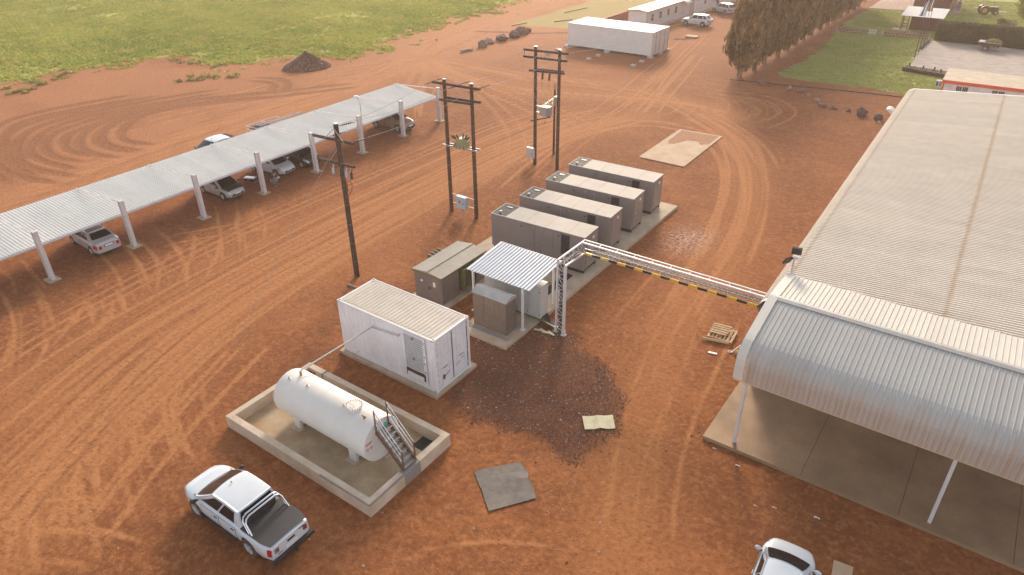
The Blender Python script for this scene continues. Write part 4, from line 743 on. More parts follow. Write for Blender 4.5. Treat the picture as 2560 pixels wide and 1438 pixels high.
MB().tube((-1.75,-.16,8.30),(1.38,-.16,8.42),.085,n=10).build('crossarm', M['wood'], t_); MB().tube((-1.7,-.16,7.0),(1.2,-.16,7.1),.075,n=10).build('crossarm', M['wood'], t_)
for s in (-1,1): MB().bar((s*.75,-.24,8.34),(0,-.17,8.98),.03).build('stay_strap', M['galv'], t_)
MB().bar((-.7,-.22,7.05),(0,-.17,7.8),.03).build('stay_strap', M['galv'], t_)
for q in ((.05,.1,9.05,.5,.9,9.15),(-.6,-.05,8.42,-.2,.75,8.5),(1.25,-.05,8.45,1.5,.8,8.5)): insul(MB(),q[:3],q[3:]).build('insulator', M['porcelain'], t_)
for i,x in enumerate((-.35,.25,.65,1.05)):
    b = MB().tube((x,-.3,6.78),(x+.12,-.42,6.5),.07,n=8).tube((x,-.22,6.95),(x,-.3,6.75),.03,n=6); b.build('fuse_cutout', M['porcelain'] if i%2 else M['galv'], t_); MB().path([(x-.05,-.2,7.0),(x+.1,-.5,6.9),(x+.1,-.5,6.6)],.012).build('jumper', M['wire'], t_)
for i in range(2): MB().path([(.55+.45*i,-.4,6.5),(.75+.35*i,-.4,6.1),(.6+.3*i,-.3,5.7),(.2,-.15,5.1)],.02).build('down_cable', M['redcable'], t_)
def hframe(label, x0, x1, y, h, arms, rz):
    t_ = thing('h_frame_pylon', label, 'power pole', (x0,y,0), rz)
    w_ = x1-x0; pole(t_,0,0,h,.14); pole(t_,w_,0,h,.14)
    for a,b,z,zz,dy in arms: MB().tube((a,dy,z),(b,dy,zz),.085,n=10).build('crossarm', M['wood'], t_)
    return t_
t_ = hframe('timber H-frame power pole carrying olive transformer with black bushings', -12.33,-10.17,15.9,9.15,[(-.85,2.95,8.88,8.95,-.16),(-.3,2.35,7.85,7.95,-.2),(-.1,2.68,7.92,8.02,.18)],.02)
for x in (-.75,1.15,2.75):
    insul(MB(),(x,-.2,8.9),(x-.45,-.55,8.75),.04).build('insulator', M['porcelain'], t_); insul(MB(),(x,-.1,8.95),(x+.35,.75,9.05),.04).build('insulator', M['porcelain'], t_)
for s in (-.18,.18): MB().bar((-.3,s,4.83),(2.55,s,4.9),.07,.1).build('platform_beam', M['galv'], t_)
t2 = thing('pole_transformer', 'small olive voltage transformer with fan of black bushings on H-frame', 'transformer', (-11.15,15.9,4.9))
MB().box(-.36,.44,-.3,.3,.02,.42).prism([(-.3,.42),(-.16,.62),(.22,.62),(.4,.42)],'y',-.28,.28).build('tank', basic('pale_olive',(.30,.30,.13),.5,dust=.2), t2)
for x,a in ((-.55,-.9),(-.3,-.75),(-.02,-.35),(.12,.1),(.35,.55),(.55,.9)):
    yy = -.2 if a < -.3 else .1; s0 = Vector((x*.55,yy,.5)); s1 = s0+Vector((math.sin(a)*.42,-.1*(a < 0),math.cos(a)*.42)); insul(MB(),s0,s1,.065).tube(s0.lerp(s1,.3),s1,.05,.035,n=8).build('bushing', M['porcelain'], t2)
for x in (-.3,0.,.3): MB().tube((x,-.34,.22),(x,-.46,.12),.07,n=8).build('terminal', M['recl'], t2); MB().tube((x,-.2,-.14),(x,-.2,.03),.03,n=6).build('drain_stub', M['rustmetal'], t2)
t2 = thing('meter_box', 'pale blue steel meter box hung between the H-frame poles', 'meter box', (-11.2,15.75,.55))
MB().box(-.42,.38,-.15,.12,0,.84).box(-.44,.40,-.17,.14,.84,.87).build('box', M['lblue'], t2); d_ = MB().box(-.37,.33,-.17,-.151,.05,.79).build('door', M['lblue'], t2); MB().cb((-.1,-.176,.5),.14,.008,.2).build('notice', M['signr'], d_); MB().cb((.2,-.18,.42),.04,.02,.12).build('handle', M['crease'], d_)
for z in (.15,.8): MB().tube((-1.0,.16,z),(.95,.16,z),.02,n=6).build('mounting_rail', M['galv'], t2)
MB().path([(0,0,0),(0,0,-.4),(.02,.0,-.6)],.03).build('conduit', M['galv'], t2)
t_ = hframe('timber H-frame power pole carrying grey recloser, farther from camera', -12.52,-10.45,26.65,9.2,[(-.95,2.85,8.92,9.02,-.16),(-.95,2.8,8.42,8.5,-.18),(-.42,2.6,7.45,7.6,-.2),(-.2,2.35,7.5,7.6,.18)],.03)
for x in (-.85,.9,2.6):
    insul(MB(),(x,-.2,8.5),(x,-.2,8.85),.05).build('insulator', M['porcelain'], t_); MB().path([(x,-.2,8.9),(x-.45,-.3,8.5),(x-.2,-.3,8.1),(x+.2,-.3,8.3)],.014).build('jumper', M['wire'], t_)
for x in (.25,.85,1.45): MB().tube((x,-.35,7.45),(x+.06,-.5,7.0),.075,n=8).tube((x,-.2,7.6),(x,-.35,7.45),.03,n=6).build('fuse_cutout', M['porcelain'], t_); MB().path([(x,-.45,7.0),(x-.1,-.3,6.3),(x+.3,-.1,5.6)],.012).build('jumper', M['wire'], t_)
MB().path([(.1,-.3,7.3),(-.12,-.3,6.2),(.3,-.2,5.1)],.014).build('jumper', M['wire'], t_)
t2 = thing('support_pole', 'short thin timber pole behind the farther H-frame', 'pole', (-12.52,29.47,0)); MB().tube((0,0,-.3),(0,0,5.4),.10,.08,n=10).build('pole', M['wood'], t2, 40)
for x in (-.06,.08): MB().tube((x,0,5.4),(x,0,5.9),.02,n=6).build('rod', M['cable'], t2)
t2 = thing('recloser', 'grey metal recloser box with bushings mounted on farther H-frame', 'recloser', (-11.55,26.6,4.2))
MB().box(-.38,.42,-.3,.3,0,.68).build('tank', M['recl'], t2); MB().box(-.30,.26,-.33,-.301,.05,.55).build('hatch', M['galv'], t2)
for i in range(6): x = -.34+.16*i; insul(MB(),(x,-.15+.3*(i%2),.72),(x-.05+.03*i,-.15+.3*(i%2),1.2),.05).build('bushing', M['porcelain'] if i%2 else basic('brass_bushing_%d'%i,(.40,.27,.09),.5), t2)
for z in (.12,.6): MB().bar((-1.0,0,z),(-.42,0,z),.07).build('arm', M['galv'], t2)
MB().bar((-.97,0,0),(-.97,0,.75),.06,.12).build('bracket', M['galv'], t2); MB().bar((-1.3,-.1,-.65),(.4,.1,-.1),.09).build('strut', M['wood'], t2)
MB().path([(.0,-.3,.02),(-.1,-.3,-.5),(.15,-.3,-.6),(.2,-.3,-.1)],.014).build('loop_cable', M['cable'], t2)
MB().tube((.75,.45,.75),(.75,.45,1.35),.24,n=14).lathe([(.28,0),(.24,.1),(.001,.13)],'z',(.75,.45,1.35),14).build('voltage_tank', basic('grey_green_tank',(.32,.33,.25),.5,dust=.2), t2, 40)
MB().bar((-.6,.35,.45),(-.95,2.8,.55),.06).build('cross_bar', M['recl'], t2)
t2 = thing('control_box', 'pale grey control box low on the farther H-frame', 'control box', (-12.75,26.43,.55))
MB().box(-.36,.30,-.12,.1,0,.86).build('box', M['bgrey'], t2); d_ = MB().box(-.32,.26,-.14,-.121,.04,.82).build('door', M['bgrey'], t2); MB().cb((.16,-.15,.4),.04,.02,.14).build('handle', M['crease'], d_); MB().tube((-.2,-.02,-.3),(-.2,-.02,0),.02,n=6).build('conduit', M['galv'], t2)
# wires
def wire(label, p, q, sag, r=.013, group=None):
    p, q = V3(p), V3(q); pts = [p.lerp(q,i/16)-Vector((0,0,sag*4*(i/16)*(1-i/16))) for i in range(17)]
    o = MB().path(pts,r,4).build('overhead_wire', M['wire']); tag(o, label, 'wire', group)
for i,(a,b_) in enumerate(((-.75,-1.5),(1.15,0.1),(2.75,1.4))):
    wire('overhead wire between single pole and nearer H-frame, %s from left' % ORD[i], (-11.11+b_,6.5,8.5+(.6 if i == 1 else 0)), (-12.33+a-.45,15.3,8.75), .25, group='overhead wires')
    wire('overhead wire between the two H-frames, %s from left' % ORD[i], (-12.33+a+.35,16.65,9.05), (-12.52+(-.85,.9,2.6)[i],26.4,8.95), .25, group='overhead wires')
    wire('overhead wire running from farther H-frame towards the offices, %s from left' % ORD[i], (-12.52+(-.85,.9,2.6)[i],26.9,8.95), (-8.2+1.7*i-3.,86,8.2), 1.3, .013, group='overhead wires')
wire('thin stay wire from single pole down to ground on left', (-11.15,5.6,8.2), (-11.03,-2.74,0), 0, .012); wire('thin stay wire from single pole towards the carport', (-11.2,5.7,8.3), (-23.6,12.7,0), .1, .012)
# ------------------------------------------------------------------ vehicles
def wheel_mesh(r, w_, rim='alloy', key={}):
    if (r,w_,rim) in key: return key[(r,w_,rim)]
    a = w_/2
    ty = MB().lathe([(r*.62,-a),(r*.9,-a),(r,-a*.72),(r,a*.72),(r*.9,a),(r*.62,a)],'y',(0,0,0),24).mesh('wheel', M['tyre'], 40)
    b = MB().lathe([(r*.66,-a*.9),(r*.62,-a*.93),(r*.58,-a*.5),(.001,-a*.45)],'y',(0,0,0),24).lathe([(.001,-a*.8),(r*.16,-a*.8),(r*.18,-a*.45)],'y',(0,0,0),10)
    for i in range(6):
        t = i*math.pi/3; c_, s_ = math.cos(t), math.sin(t); b.bar((r*.12*c_,-a*.74,r*.12*s_),(r*.6*c_,-a*.78,r*.6*s_),r*.17,r*.09)
    rm = b.mesh('rim', M[rim], 35); dk = MB().lathe([(r*.575,-a*.52),(.001,-a*.47)],'y',(0,0,0),20).mesh('rim_gap', M['crease'])
    key[(r,w_,rim)] = (ty,rm,dk); return key[(r,w_,rim)]
def car(name, label, cat, loc, rz, P, mat, hood=None, group=None, rim='alloy', front_detail=True):
    t_ = thing(name, label, cat, loc, rz, group); L,W,H,wr = P['L'],P['W'],P['H'],P['wr']; fa,ra = P['fa'],P['ra']
    dx_, dz_ = zip(*P['deck']); pm = M[mat] if isinstance(mat,str) else mat; sill = P.get('sill',.26)
    def deck(x): return float(np.interp(x, dx_, dz_))
    def halfw(x):
        k = 1.
        d_ = L/2-x
        if d_ < .95: k -= .30*(1-d_/.95)**2.2
        d_ = x+L/2
        if d_ < .5: k -= .14*(1-d_/.5)**2.2
        return W/2*k
    def bot(x):
        z = sill+(.06 if abs(x) > L/2-.35 else 0)
        for a in (fa,ra):
            rr = wr+.055
            if abs(x-a) < rr: z = max(z, wr+math.sqrt(rr*rr-(x-a)**2)-.0)
        return z
    def sec(x):
        w_, zb, zt = halfw(x), bot(x), deck(x); zs = zt-.10; zb = min(zb, zs-.03)
        return [(w_*.93,zb),(w_*.985,zb+.28*(zs-zb)),(w_,zb+.60*(zs-zb)),(w_*.965,zs),(w_*.885,zt-.018),(w_*.5,zt+.012),(0,zt+.02)]
    def Sf(x, r, off=0., s=1):
        q = sec(x); i = min(int(r),5); f = r-i; y, z = q[i][0]+(q[i+1][0]-q[i][0])*f, q[i][1]+(q[i+1][1]-q[i][1])*f
        k = max(0., min(1., (r-3.)/1.5)); return (x, s*(y+off*(1-k)), z+off*k)
    xs = set(np.linspace(-L/2,L/2,34).round(3)); xs |= {round(L/2-.04,3),round(-L/2+.04,3),round(L/2-.12,3),round(-L/2+.12,3)}
    for a in (fa,ra):
        rr = wr+.055
        for k in range(9): xs.add(round(a+rr*math.cos(math.pi*k/8),3))
        xs |= {round(a-rr-.004,3),round(a+rr+.004,3)}
    xs = sorted(xs); b = MB(); rows = []
    for x in xs:
        q = sec(x); rows.append([(x,-y,z) for y,z in q]+[(x,y,z) for y,z in q[-2::-1]])
    b.grid(rows); n = len(rows[0]); b.f.append(tuple(range(n))[::-1]); b.f.append(tuple((len(rows)-1)*n+i for i in range(n)))
    body = b.build('body', pm, t_, 50); sb = body.modifiers.new('sub','SUBSURF'); sb.levels = sb.render_levels = 1
    MB().box(-L/2+.25,L/2-.25,-W/2+.26,W/2-.26,.2,.62).build('underbody', M['crease'], t_)
    ty, rm, dk = wheel_mesh(wr, P.get('tw',.22), rim)
    for x in (fa,ra):
        for s in (-1,1):
            wv = link('wheel', ty, t_, (x,s*(W/2-.135),wr), (0,0,0 if s < 0 else math.pi)); link('rim', rm, wv); link('rim_gap', dk, wv)
    # cabin
    x1,x2,x3,x4 = P['cab']; yr = P['yr']
    def C(t, s, sd_=1, off=0.):
        xb, xr = x1+(x4-x1)*t, x2+(x3-x2)*t; yb = halfw(xb)*.885-.005; zb = deck(xb)-.03; zr = H-.035-.05*(2*t-.9)**2
        return (xb+(xr-xb)*s, sd_*(yb+(yr-yb)*s+.035*math.sin(math.pi*s)+off), zb+(zr-zb)*s+off*.35)
    T_ = [i/10 for i in range(11)]; SS = [0,.25,.5,.75,.95,1.]; b = MB()
    for sd_ in (-1,1): b.grid([[C(t,s,sd_) for s in SS] for t in T_])
    def cross(t, s, u, bx, off=0.):
        l, r_ = C(t,s,-1), C(t,s,1); k = (1-u*u); cr = .035*s
        return (l[0]+bx*k*(1-.35*s)+off*(1 if bx > 0 else -1), l[1]+(r_[1]-l[1])*(u+1)/2, l[2]+cr*k+off*.7)
    U_ = [-1,-.8,-.5,-.2,.2,.5,.8,1]; b.grid([[cross(0,s,u,.13) for u in U_] for s in SS]); b.grid([[cross(1,s,u,-.07) for u in U_] for s in SS])
    rr_ = []
    for t in T_:
        rr_.append([(C(t,1,-1)[0]+(.13*.65*(1-t)**3-.07*.65*t**3)*(1-u*u), C(t,1,1)[1]*u, C(t,1,1)[2]+.035*(1-u*u)) for u in U_])
    b.grid(rr_); cb = b.build('cabin', pm, t_, 80); wl = cb.modifiers.new('weld','WELD'); wl.merge_threshold = .002; sb = cb.modifiers.new('sub','SUBSURF'); sb.levels = sb.render_levels = 1
    MB().grid([[cross(0,s,u,.13,.012) for u in (-.9,-.6,-.3,0,.3,.6,.9)] for s in (.07,.35,.65,.92)]).build('windscreen', M['glass'], t_, 60)
    MB().grid([[cross(1,s,u,-.07,.012) for u in (-.86,-.5,0,.5,.86)] for s in P.get('rg',(.22,.5,.9))]).build('rear_window', M['glass'], t_, 60)
    for sd_ in (-1,1):
        for (a,b_,a2,b2) in P['win']:
            g_ = []
            for s in (.10,.36,.62,.88):
                q = (s-.1)/.78; ta, tb = a+(a2-a)*q, b_+(b2-b_)*q; g_.append([C(ta+(tb-ta)*k/4,s,sd_,.010) for k in range(5)])
            MB().grid(g_).build('side_window', M['glass'], t_, 60)
        for (xa,xb) in P['doors']:
            d_ = MB().grid([[Sf(xa+(xb-xa)*i/8,r,.007,sd_) for r in (.35,1,1.6,2,2.6,3.0)] for i in range(9)]).build('door', pm, t_, 40)
            hx = xa+.16; q = Sf(hx,2.55,.02,sd_); MB().cb(q,.17,.03,.03).build('handle', P.get('handle') and M[P['handle']] or pm, d_)
            for xe in (xa,xb): MB().path([Sf(xe,r,.004,sd_) for r in (.4,1,2,3)],.007,4).build('door_seam', M['crease'], d_)
        mx = x1-.28; q = Sf(mx,3.2,0,sd_); mm_ = MB().ell((q[0],q[1]+sd_*.13,q[2]+.12),.07,.12,.085).build('mirror', P.get('mirror') and M[P['mirror']] or pm, t_, 60)
        MB().bar((q[0],q[1]-sd_*.02,q[2]+.05),(q[0],q[1]+sd_*.08,q[2]+.09),.04).build('mirror_arm', M['black'], mm_)
        MB().grid([[Sf(L/2-.50+.46*i/6,r,.008,sd_) for r in P.get('hl',(2.35,2.8,3.2,3.6))] for i in range(7)]).build('headlight', M['lens'], t_, 60)
        MB().grid([[Sf(-L/2+.015+P.get('tl',.3)*i/4,r,.008,sd_) for r in P.get('tlr',(1.9,2.4,2.9,3.3))] for i in range(5)]).build('taillight', M['red'], t_, 60)
        zt = deck(-L/2+.02); yy = sd_*(halfw(-L/2)*.86-.04); MB().box(-L/2-.012,-L/2+.002,*sorted((yy-.13*sd_*1,yy+.04*sd_)),zt-.32,zt-.1).build('taillight', M['red'], t_)
    zf = deck(L/2)
    MB().box(L/2-.006,L/2+.010,-W*.26,W*.26,zf-.20,zf-.06).build('grille', M['crease'], t_); MB().box(L/2-.006,L/2+.012,-W*.30,W*.30,sill+.10,sill+.2).build('lower_intake', M['crease'], t_)
    MB().box(L/2+.010,L/2+.02,-.25,.25,sill+.22,sill+.33).build('number_plate', M['signw'], t_)
    zt = deck(-L/2); pl_ = MB().box(-L/2-.02,-L/2-.008,-.25,.25,P.get('pz',zt-.36),P.get('pz',zt-.36)+.12).build('number_plate', M['signw'], t_)
    MB().box(-L/2-.010,-L/2-.0,-.30,.30,P.get('pz',zt-.36)-.03,P.get('pz',zt-.36)+.15).build('plate_surround', M['crease'], pl_)
    MB().grid([[(x_, y_, bot(x_)+.0) for x_ in (-L/2+.1,-L/2+.01)] for y_ in (-W*.36,W*.36)]).build('bumper_step', M['black'], t_)
    if hood:
        MB().grid([[(lambda q: (q[0],q[1],q[2]+.012))(Sf(x1-.02+(L/2-.16-x1)*i/8, 6-abs(u), 0, 1 if u > 0 else -1)) for u in (-2.1,-1.6,-1,-.5,-.001,.5,1,1.6,2.1)] for i in range(9)]).build('bonnet', M[hood], t_, 60)
    t_['_f'] = 0; del t_['_f']
    return t_, Sf, C, halfw, deck, bot
HATCH = dict(L=3.85,W=1.69,H=1.50,wr=.30,fa=1.16,ra=-1.26,deck=[(-1.925,.80),(-1.9,.88),(-1.7,.96),(-.3,.95),(.9,.93),(1.35,.88),(1.72,.78),(1.9,.64),(1.925,.58)],cab=(1.12,.16,-1.34,-1.86),yr=.56,win=[(.10,.46,.15,.45),(.49,.74,.48,.73),(.78,.93,.76,.90)],doors=[(-.16,.88),(-1.0,-.18)])
SEDAN = dict(L=4.25,W=1.68,H=1.38,wr=.29,fa=1.3,ra=-1.22,deck=[(-2.125,.78),(-2.1,.90),(-2.0,.94),(-1.5,.95),(-.3,.92),(.9,.90),(1.6,.80),(2.05,.68),(2.125,.56)],cab=(1.02,.32,-.88,-1.58),yr=.54,win=[(.10,.46,.14,.46),(.50,.84,.50,.84)],doors=[(-.12,.88),(-1.0,-.14)],pz=.66)
SUV = dict(L=4.5,W=1.82,H=1.68,wr=.36,fa=1.38,ra=-1.26,deck=[(-2.25,.95),(-2.2,1.05),(-2.,1.10),(-.3,1.08),(1.0,1.06),(1.6,.98),(2.1,.86),(2.2,.74),(2.25,.66)],cab=(1.12,.40,-1.6,-2.12),yr=.60,win=[(.09,.42,.14,.42),(.45,.72,.45,.71),(.76,.93,.75,.90)],doors=[(-.1,.98),(-1.0,-.12)],sill=.34)
PICK = dict(L=5.33,W=1.86,H=1.80,wr=.385,tw=.25,fa=1.675,ra=-1.41,deck=[(-2.665,1.06),(-2.62,1.10),(-1.0,1.12),(-.95,1.13),(-.3,1.12),(1.2,1.12),(1.6,1.09),(2.2,1.01),(2.52,.90),(2.62,.80),(2.665,.72)],cab=(1.58,.44,-.96,-1.06),yr=.71,win=[(.12,.50,.17,.50),(.54,.88,.55,.90)],doors=[(.10,1.12),(-.86,.08)],sill=.42,handle='black',mirror='black',pz=.62,tlr=(1.4,2.,2.6,3.1),tl=.16,rg=(.3,.6,.9))
def pickup(label, loc, rz, bar, group=None):
    t_, Sf, C, hw, deck, bot = car('pickup_truck', label, 'pickup', loc, rz, PICK, 'carwhite', group=group); L = PICK['L']
    g_ = [[(x, y*(hw(x)*.93), 1.135+.016*(1-y*y)+(.006 if -2.0 < x < -1.7 else 0)) for y in (-1,-.7,0,.7,1)] for x in (-1.10,-1.3,-1.7,-1.72,-2.2,-2.6)]
    MB().grid(g_).build('tonneau_cover', basic('tonneau_vinyl_%d' % int(loc[1]*10), (.03,.03,.032), .6, dust=.12, vs=1.2, dcol=(.12,.10,.09)), t_, 60)
    MB().box(-L/2-.012,-L/2+.03,-.68,.68,.58,1.09).build('tailgate', M['carwhite'], t_)
    MB().box(-L/2-.022,-L/2-.012,-.16,.16,.86,.95).build('tailgate_handle', M['crease'], t_); MB().box(-L/2-.016,-L/2-.0121,-.62,-.36,.98,1.02).box(-L/2-.016,-L/2-.0121,.40,.62,.66,.69).build('badge', M['crease'], t_)
    MB().box(-L/2-.14,-L/2-.013,-.86,.86,.42,.56).box(-L/2-.10,-L/2-.013,-.5,.5,.40,.50).build('rear_bumper', M['black'], t_); MB().ell((-L/2-.2,0,.42),.06,.05,.06).bar((-L/2-.2,0,.4),(-L/2,0,.38),.05).build('tow_ball', M['black'], t_)
    for s in (-1,1):
        MB().bar((-.75,s*.90,.40),(1.1,s*.90,.40),.12,.07).build('side_step', M['black'], t_)
    for xb in (-1.20,-1.36):
        r_ = .038; MB().path([(xb-.32,-.80,1.12),(xb-.06,-.76,1.50),(xb-.02,-.68,1.62),(xb,-.55,1.67),(xb,.55,1.67),(xb-.02,.68,1.62),(xb-.06,.76,1.50),(xb-.32,.80,1.12)],r_,10).build('sports_bar', M[bar], t_, 60)
    MB().box(-1.16,-1.10,-.66,.66,1.13,1.36).build('cab_guard', M['black'], t_)
    MB().ell((.30,0,1.83),.05,.02,.03).build('antenna_base', M['crease'], t_)
    MB().grid([[C(0,.0,s,0.0) for s in (-1,1)],[(C(0,0,s)[0]+.10,C(0,0,s)[1]*.96,C(0,0,s)[2]+.0) for s in (-1,1)]]).build('wiper_cowl', M['crease'], t_)
    return t_
pickup('white double-cab pickup with chrome sports bar parked beside the bund', (-1.155,-9.47,0), math.pi+.01, 'chrome')
pickup('white double-cab pickup with black sports bar half hidden behind carport', (-35.0,13.0,0), -math.pi/2, 'black')
car('hatchback', 'white hatchback entering at bottom edge near the loading slab', 'car', (15.80,-1.5,0), math.pi/2+.06, dict(HATCH, W=1.74, H=1.52), 'carwhite')
car('hatchback', 'silver hatchback with black bonnet parked under the carport', 'car', (-28.40,8.72,0), 0, dict(HATCH,mirror='carblack'), 'carsilver', hood='carblack')
car('hatchback', 'white hatchback under carport with person crouching beside it', 'car', (-28.95,13.72,0), .08, HATCH, 'carwhite')
car('hatchback', 'black hatchback under carport next to white hatchback', 'car', (-28.72,16.25,0), 0, HATCH, 'carblack')
car('sedan', 'silver sedan parked nose-in under the near end of carport', 'car', (-27.98,-1.08,0), math.pi-.03, SEDAN, 'carsilver')
car('suv', 'bronze SUV parked under the far end of the carport', 'car', (-28.55,26.98,0), .03, SUV, 'carbronze')
car('suv', 'white SUV parked on red earth beside the prefab offices', 'car', (-24.25,87.66,0), math.pi, SUV, 'carwhite')
car('suv', 'silver SUV parked beyond the white one by prefab offices', 'car', (-24.5,99.3,0), rad(152), SUV, 'cargrey')
# utility trailer with rack and ladder, seen over the carport
t_ = thing('rack_trailer', 'white tubular rack trailer loaded with dark rolls behind carport', 'trailer', (-34.9,18.1,0), math.pi/2)
MB().box(-1.6,1.6,-.75,.75,.45,.55).build('bed', M['steelwhite'], t_); fr = MB()
for s in (-.75,.75):
    for z in (1.1,1.45,1.75): fr.tube((-1.6,s,z),(1.6,s,z),.025,n=6)
    for x in (-1.6,0,1.6): fr.tube((x,s,.5),(x,s,1.75),.025,n=6)
for x in (-1.6,0,1.6):
    for z in (1.45,1.75): fr.tube((x,-.75,z),(x,.75,z),.025,n=6)
fr.build('rack_frame', M['white'], t_); ty,rm,dk = wheel_mesh(.32,.2)
for s in (-1,1): wv = link('wheel', ty, t_, (-.1,s*.85,.32), (0,0,0 if s < 0 else math.pi)); link('rim', rm, wv); link('rim_gap', dk, wv)
MB().bar((1.6,0,.5),(2.6,0,.45),.08).build('drawbar', M['black'], t_)
for i,y in enumerate((-.45,-.1,.3)): MB().tube((-1.5,y,1.62),(.05,y,1.62),.12,n=10).build('roll', M['plate'], t_)
t_ = thing('ladder', 'aluminium ladder lying on top of the rack trailer', 'ladder', (-34.6,18.9,1.80), math.pi/2-.04)
for s in (-.2,.2): MB().box(-1.9,2.8,s-.02,s+.02,-.04,.04).build('rail', M['alu'], t_)
for i in range(15): MB().tube((-1.8+i*.31,-.2,0),(-1.8+i*.31,.2,0),.016,n=6).build('rung', M['alu'], t_)
# ------------------------------------------------------------------ people
def skin(name, joints, edges, radii, mat, parent, root=0):
    me = bpy.data.meshes.new(name); me.from_pydata(joints, edges, []); me.materials.append(mat); o = link(name, me, parent)
    mo = o.modifiers.new('skin','SKIN'); me.skin_vertices.new() if not me.skin_vertices else None
    for i,r in enumerate(radii): me.skin_vertices[0].data[i].radius = (r,r)
    me.skin_vertices[0].data[root].use_root = True; mo.use_smooth_shade = True; s_ = o.modifiers.new('sub','SUBSURF'); s_.levels = s_.render_levels = 2
    return o
def person(label, loc, rz, J, shirt, legs, hold=None):
    t_ = thing('person', label, 'person', loc, rz)
    names = ['pelvis','spine','chest','neck','head','headtop','shL','elL','waL','haL','shR','elR','waR','haR','hipL','knL','anL','toL','hipR','knR','anR','toR']
    E_ = [(0,1),(1,2),(2,3),(3,4),(4,5),(2,6),(6,7),(7,8),(8,9),(2,10),(10,11),(11,12),(12,13),(0,14),(14,15),(15,16),(16,17),(0,18),(18,19),(19,20),(20,21)]
    Rr = [.13,.125,.13,.055,.088,.06,.065,.048,.033,.04,.065,.048,.033,.04,.085,.06,.042,.035,.085,.06,.042,.035]
    skin('body', [J[n] for n in names], E_, Rr, M['skin'], t_)
    sub = lambda ks: [J[k] for k in ks]
    half = lambda a,b,q: tuple(J[a][i]+(J[b][i]-J[a][i])*q for i in range(3))
    skin('shirt', sub(['pelvis','spine','chest','shL'])+[half('shL','elL',.8)]+sub(['shR'])+[half('shR','elR',.8)], [(0,1),(1,2),(2,3),(3,4),(2,5),(5,6)], [.15,.15,.155,.08,.066,.08,.066], shirt, t_)
    skin('trousers', sub(['pelvis','hipL','knL'])+[half('knL','anL',.75)]+sub(['hipR','knR'])+[half('knR','anR',.75)], [(0,1),(1,2),(2,3),(0,4),(4,5),(5,6)], [.155,.105,.078,.06,.105,.078,.06], legs, t_)
    h = J['head']; MB().ell((h[0]-.025,h[1],h[2]+.055),.105,.10,.10,12,8).build('hair', M['hair'], t_, 60)
    for s in 'LR':
        a = J['an'+s]; b = J['to'+s]; MB().bar((a[0]-.05,a[1],.045),(b[0]+.04,b[1],.04),.10,.09).build('shoe', M['blackcloth'], t_); MB().bar((a[0]-.06,a[1],.012),(b[0]+.05,b[1],.012),.105,.022).build('sole', M['signw'], t_)
        ha = J['ha'+s]
        for k in range(4): MB().path([(ha[0],ha[1]-.03+.02*k,ha[2]),(ha[0]+.05,ha[1]-.03+.02*k,ha[2]-.005-.004*k),(ha[0]+.085-.006*abs(k-1),ha[1]-.03+.02*k,ha[2]-.03)],.009,5).build('finger', M['skin'], t_)
        MB().path([(ha[0],ha[1]+(.03 if s == 'R' else -.03),ha[2]+.01),(ha[0]+.05,ha[1]+(.05 if s == 'R' else -.05),ha[2]+.015)],.010,5).build('thumb', M['skin'], t_)
    f = J['head']; MB().ell((f[0]+.09,f[1],f[2]-.005),.022,.014,.02,6,4).build('nose', M['skin'], t_)
    for s in (-1,1): MB().ell((f[0]+.08,f[1]+s*.034,f[2]+.025),.012,.016,.01,6,4).build('eye', M['hair'], t_); MB().ell((f[0],f[1]+s*.088,f[2]),.025,.014,.032,6,4).build('ear', M['skin'], t_)
    MB().ell((f[0]+.082,f[1],f[2]-.045),.012,.026,.008,6,4).build('mouth', M['redcloth'], t_)
    return t_
CR = dict(pelvis=(0,0,.34),spine=(.08,0,.50),chest=(.16,0,.72),neck=(.21,0,.88),head=(.26,0,.98),headtop=(.26,0,1.06),shL=(.17,.19,.80),elL=(.30,.22,.58),waL=(.46,.12,.62),haL=(.51,.08,.62),shR=(.17,-.19,.80),elR=(.30,-.22,.58),waR=(.46,-.12,.62),haR=(.51,-.08,.62),hipL=(.04,.10,.32),knL=(.42,.16,.50),anL=(.14,.15,.09),toL=(.30,.16,.05),hipR=(.04,-.10,.32),knR=(.42,-.16,.46),anR=(.16,-.15,.09),toR=(.32,-.16,.05))
t_ = person('person in black T-shirt and grey shorts crouching beside carport post', (-26.75,12.0,0), rad(15), CR, M['blackcloth'], M['greycloth'])
b = MB().box(.50,.64,-.10,.10,.60,.64).build('controller', M['signw'], t_)
SD = dict(pelvis=(0,0,.92),spine=(0,0,1.08),chest=(.02,0,1.30),neck=(.02,0,1.48),head=(.04,0,1.60),headtop=(.04,0,1.70),shL=(.02,.20,1.40),elL=(.03,.27,1.12),waL=(.12,.27,.88),haL=(.15,.26,.80),shR=(.02,-.20,1.40),elR=(.03,-.27,1.12),waR=(.12,-.27,.88),haR=(.15,-.26,.80),hipL=(0,.10,.88),knL=(.03,.11,.48),anL=(0,.11,.09),toL=(.15,.12,.05),hipR=(0,-.10,.88),knR=(.03,-.11,.48),anR=(-.02,-.11,.09),toR=(.14,-.12,.05))
person('person in blue overalls standing at the corner of brown barn', (6.25,121.0,0), rad(-60), SD, M['bluecloth'], M['bluecloth'])
person('person in pale shirt standing at the second prefab office', (-27.6,104.6,0), rad(-90), SD, M['greycloth'], M['bluecloth'])
t_ = thing('equipment_case', 'black and silver equipment case lying on ground under carport', 'case', (-28.65,11.35,0), .35)
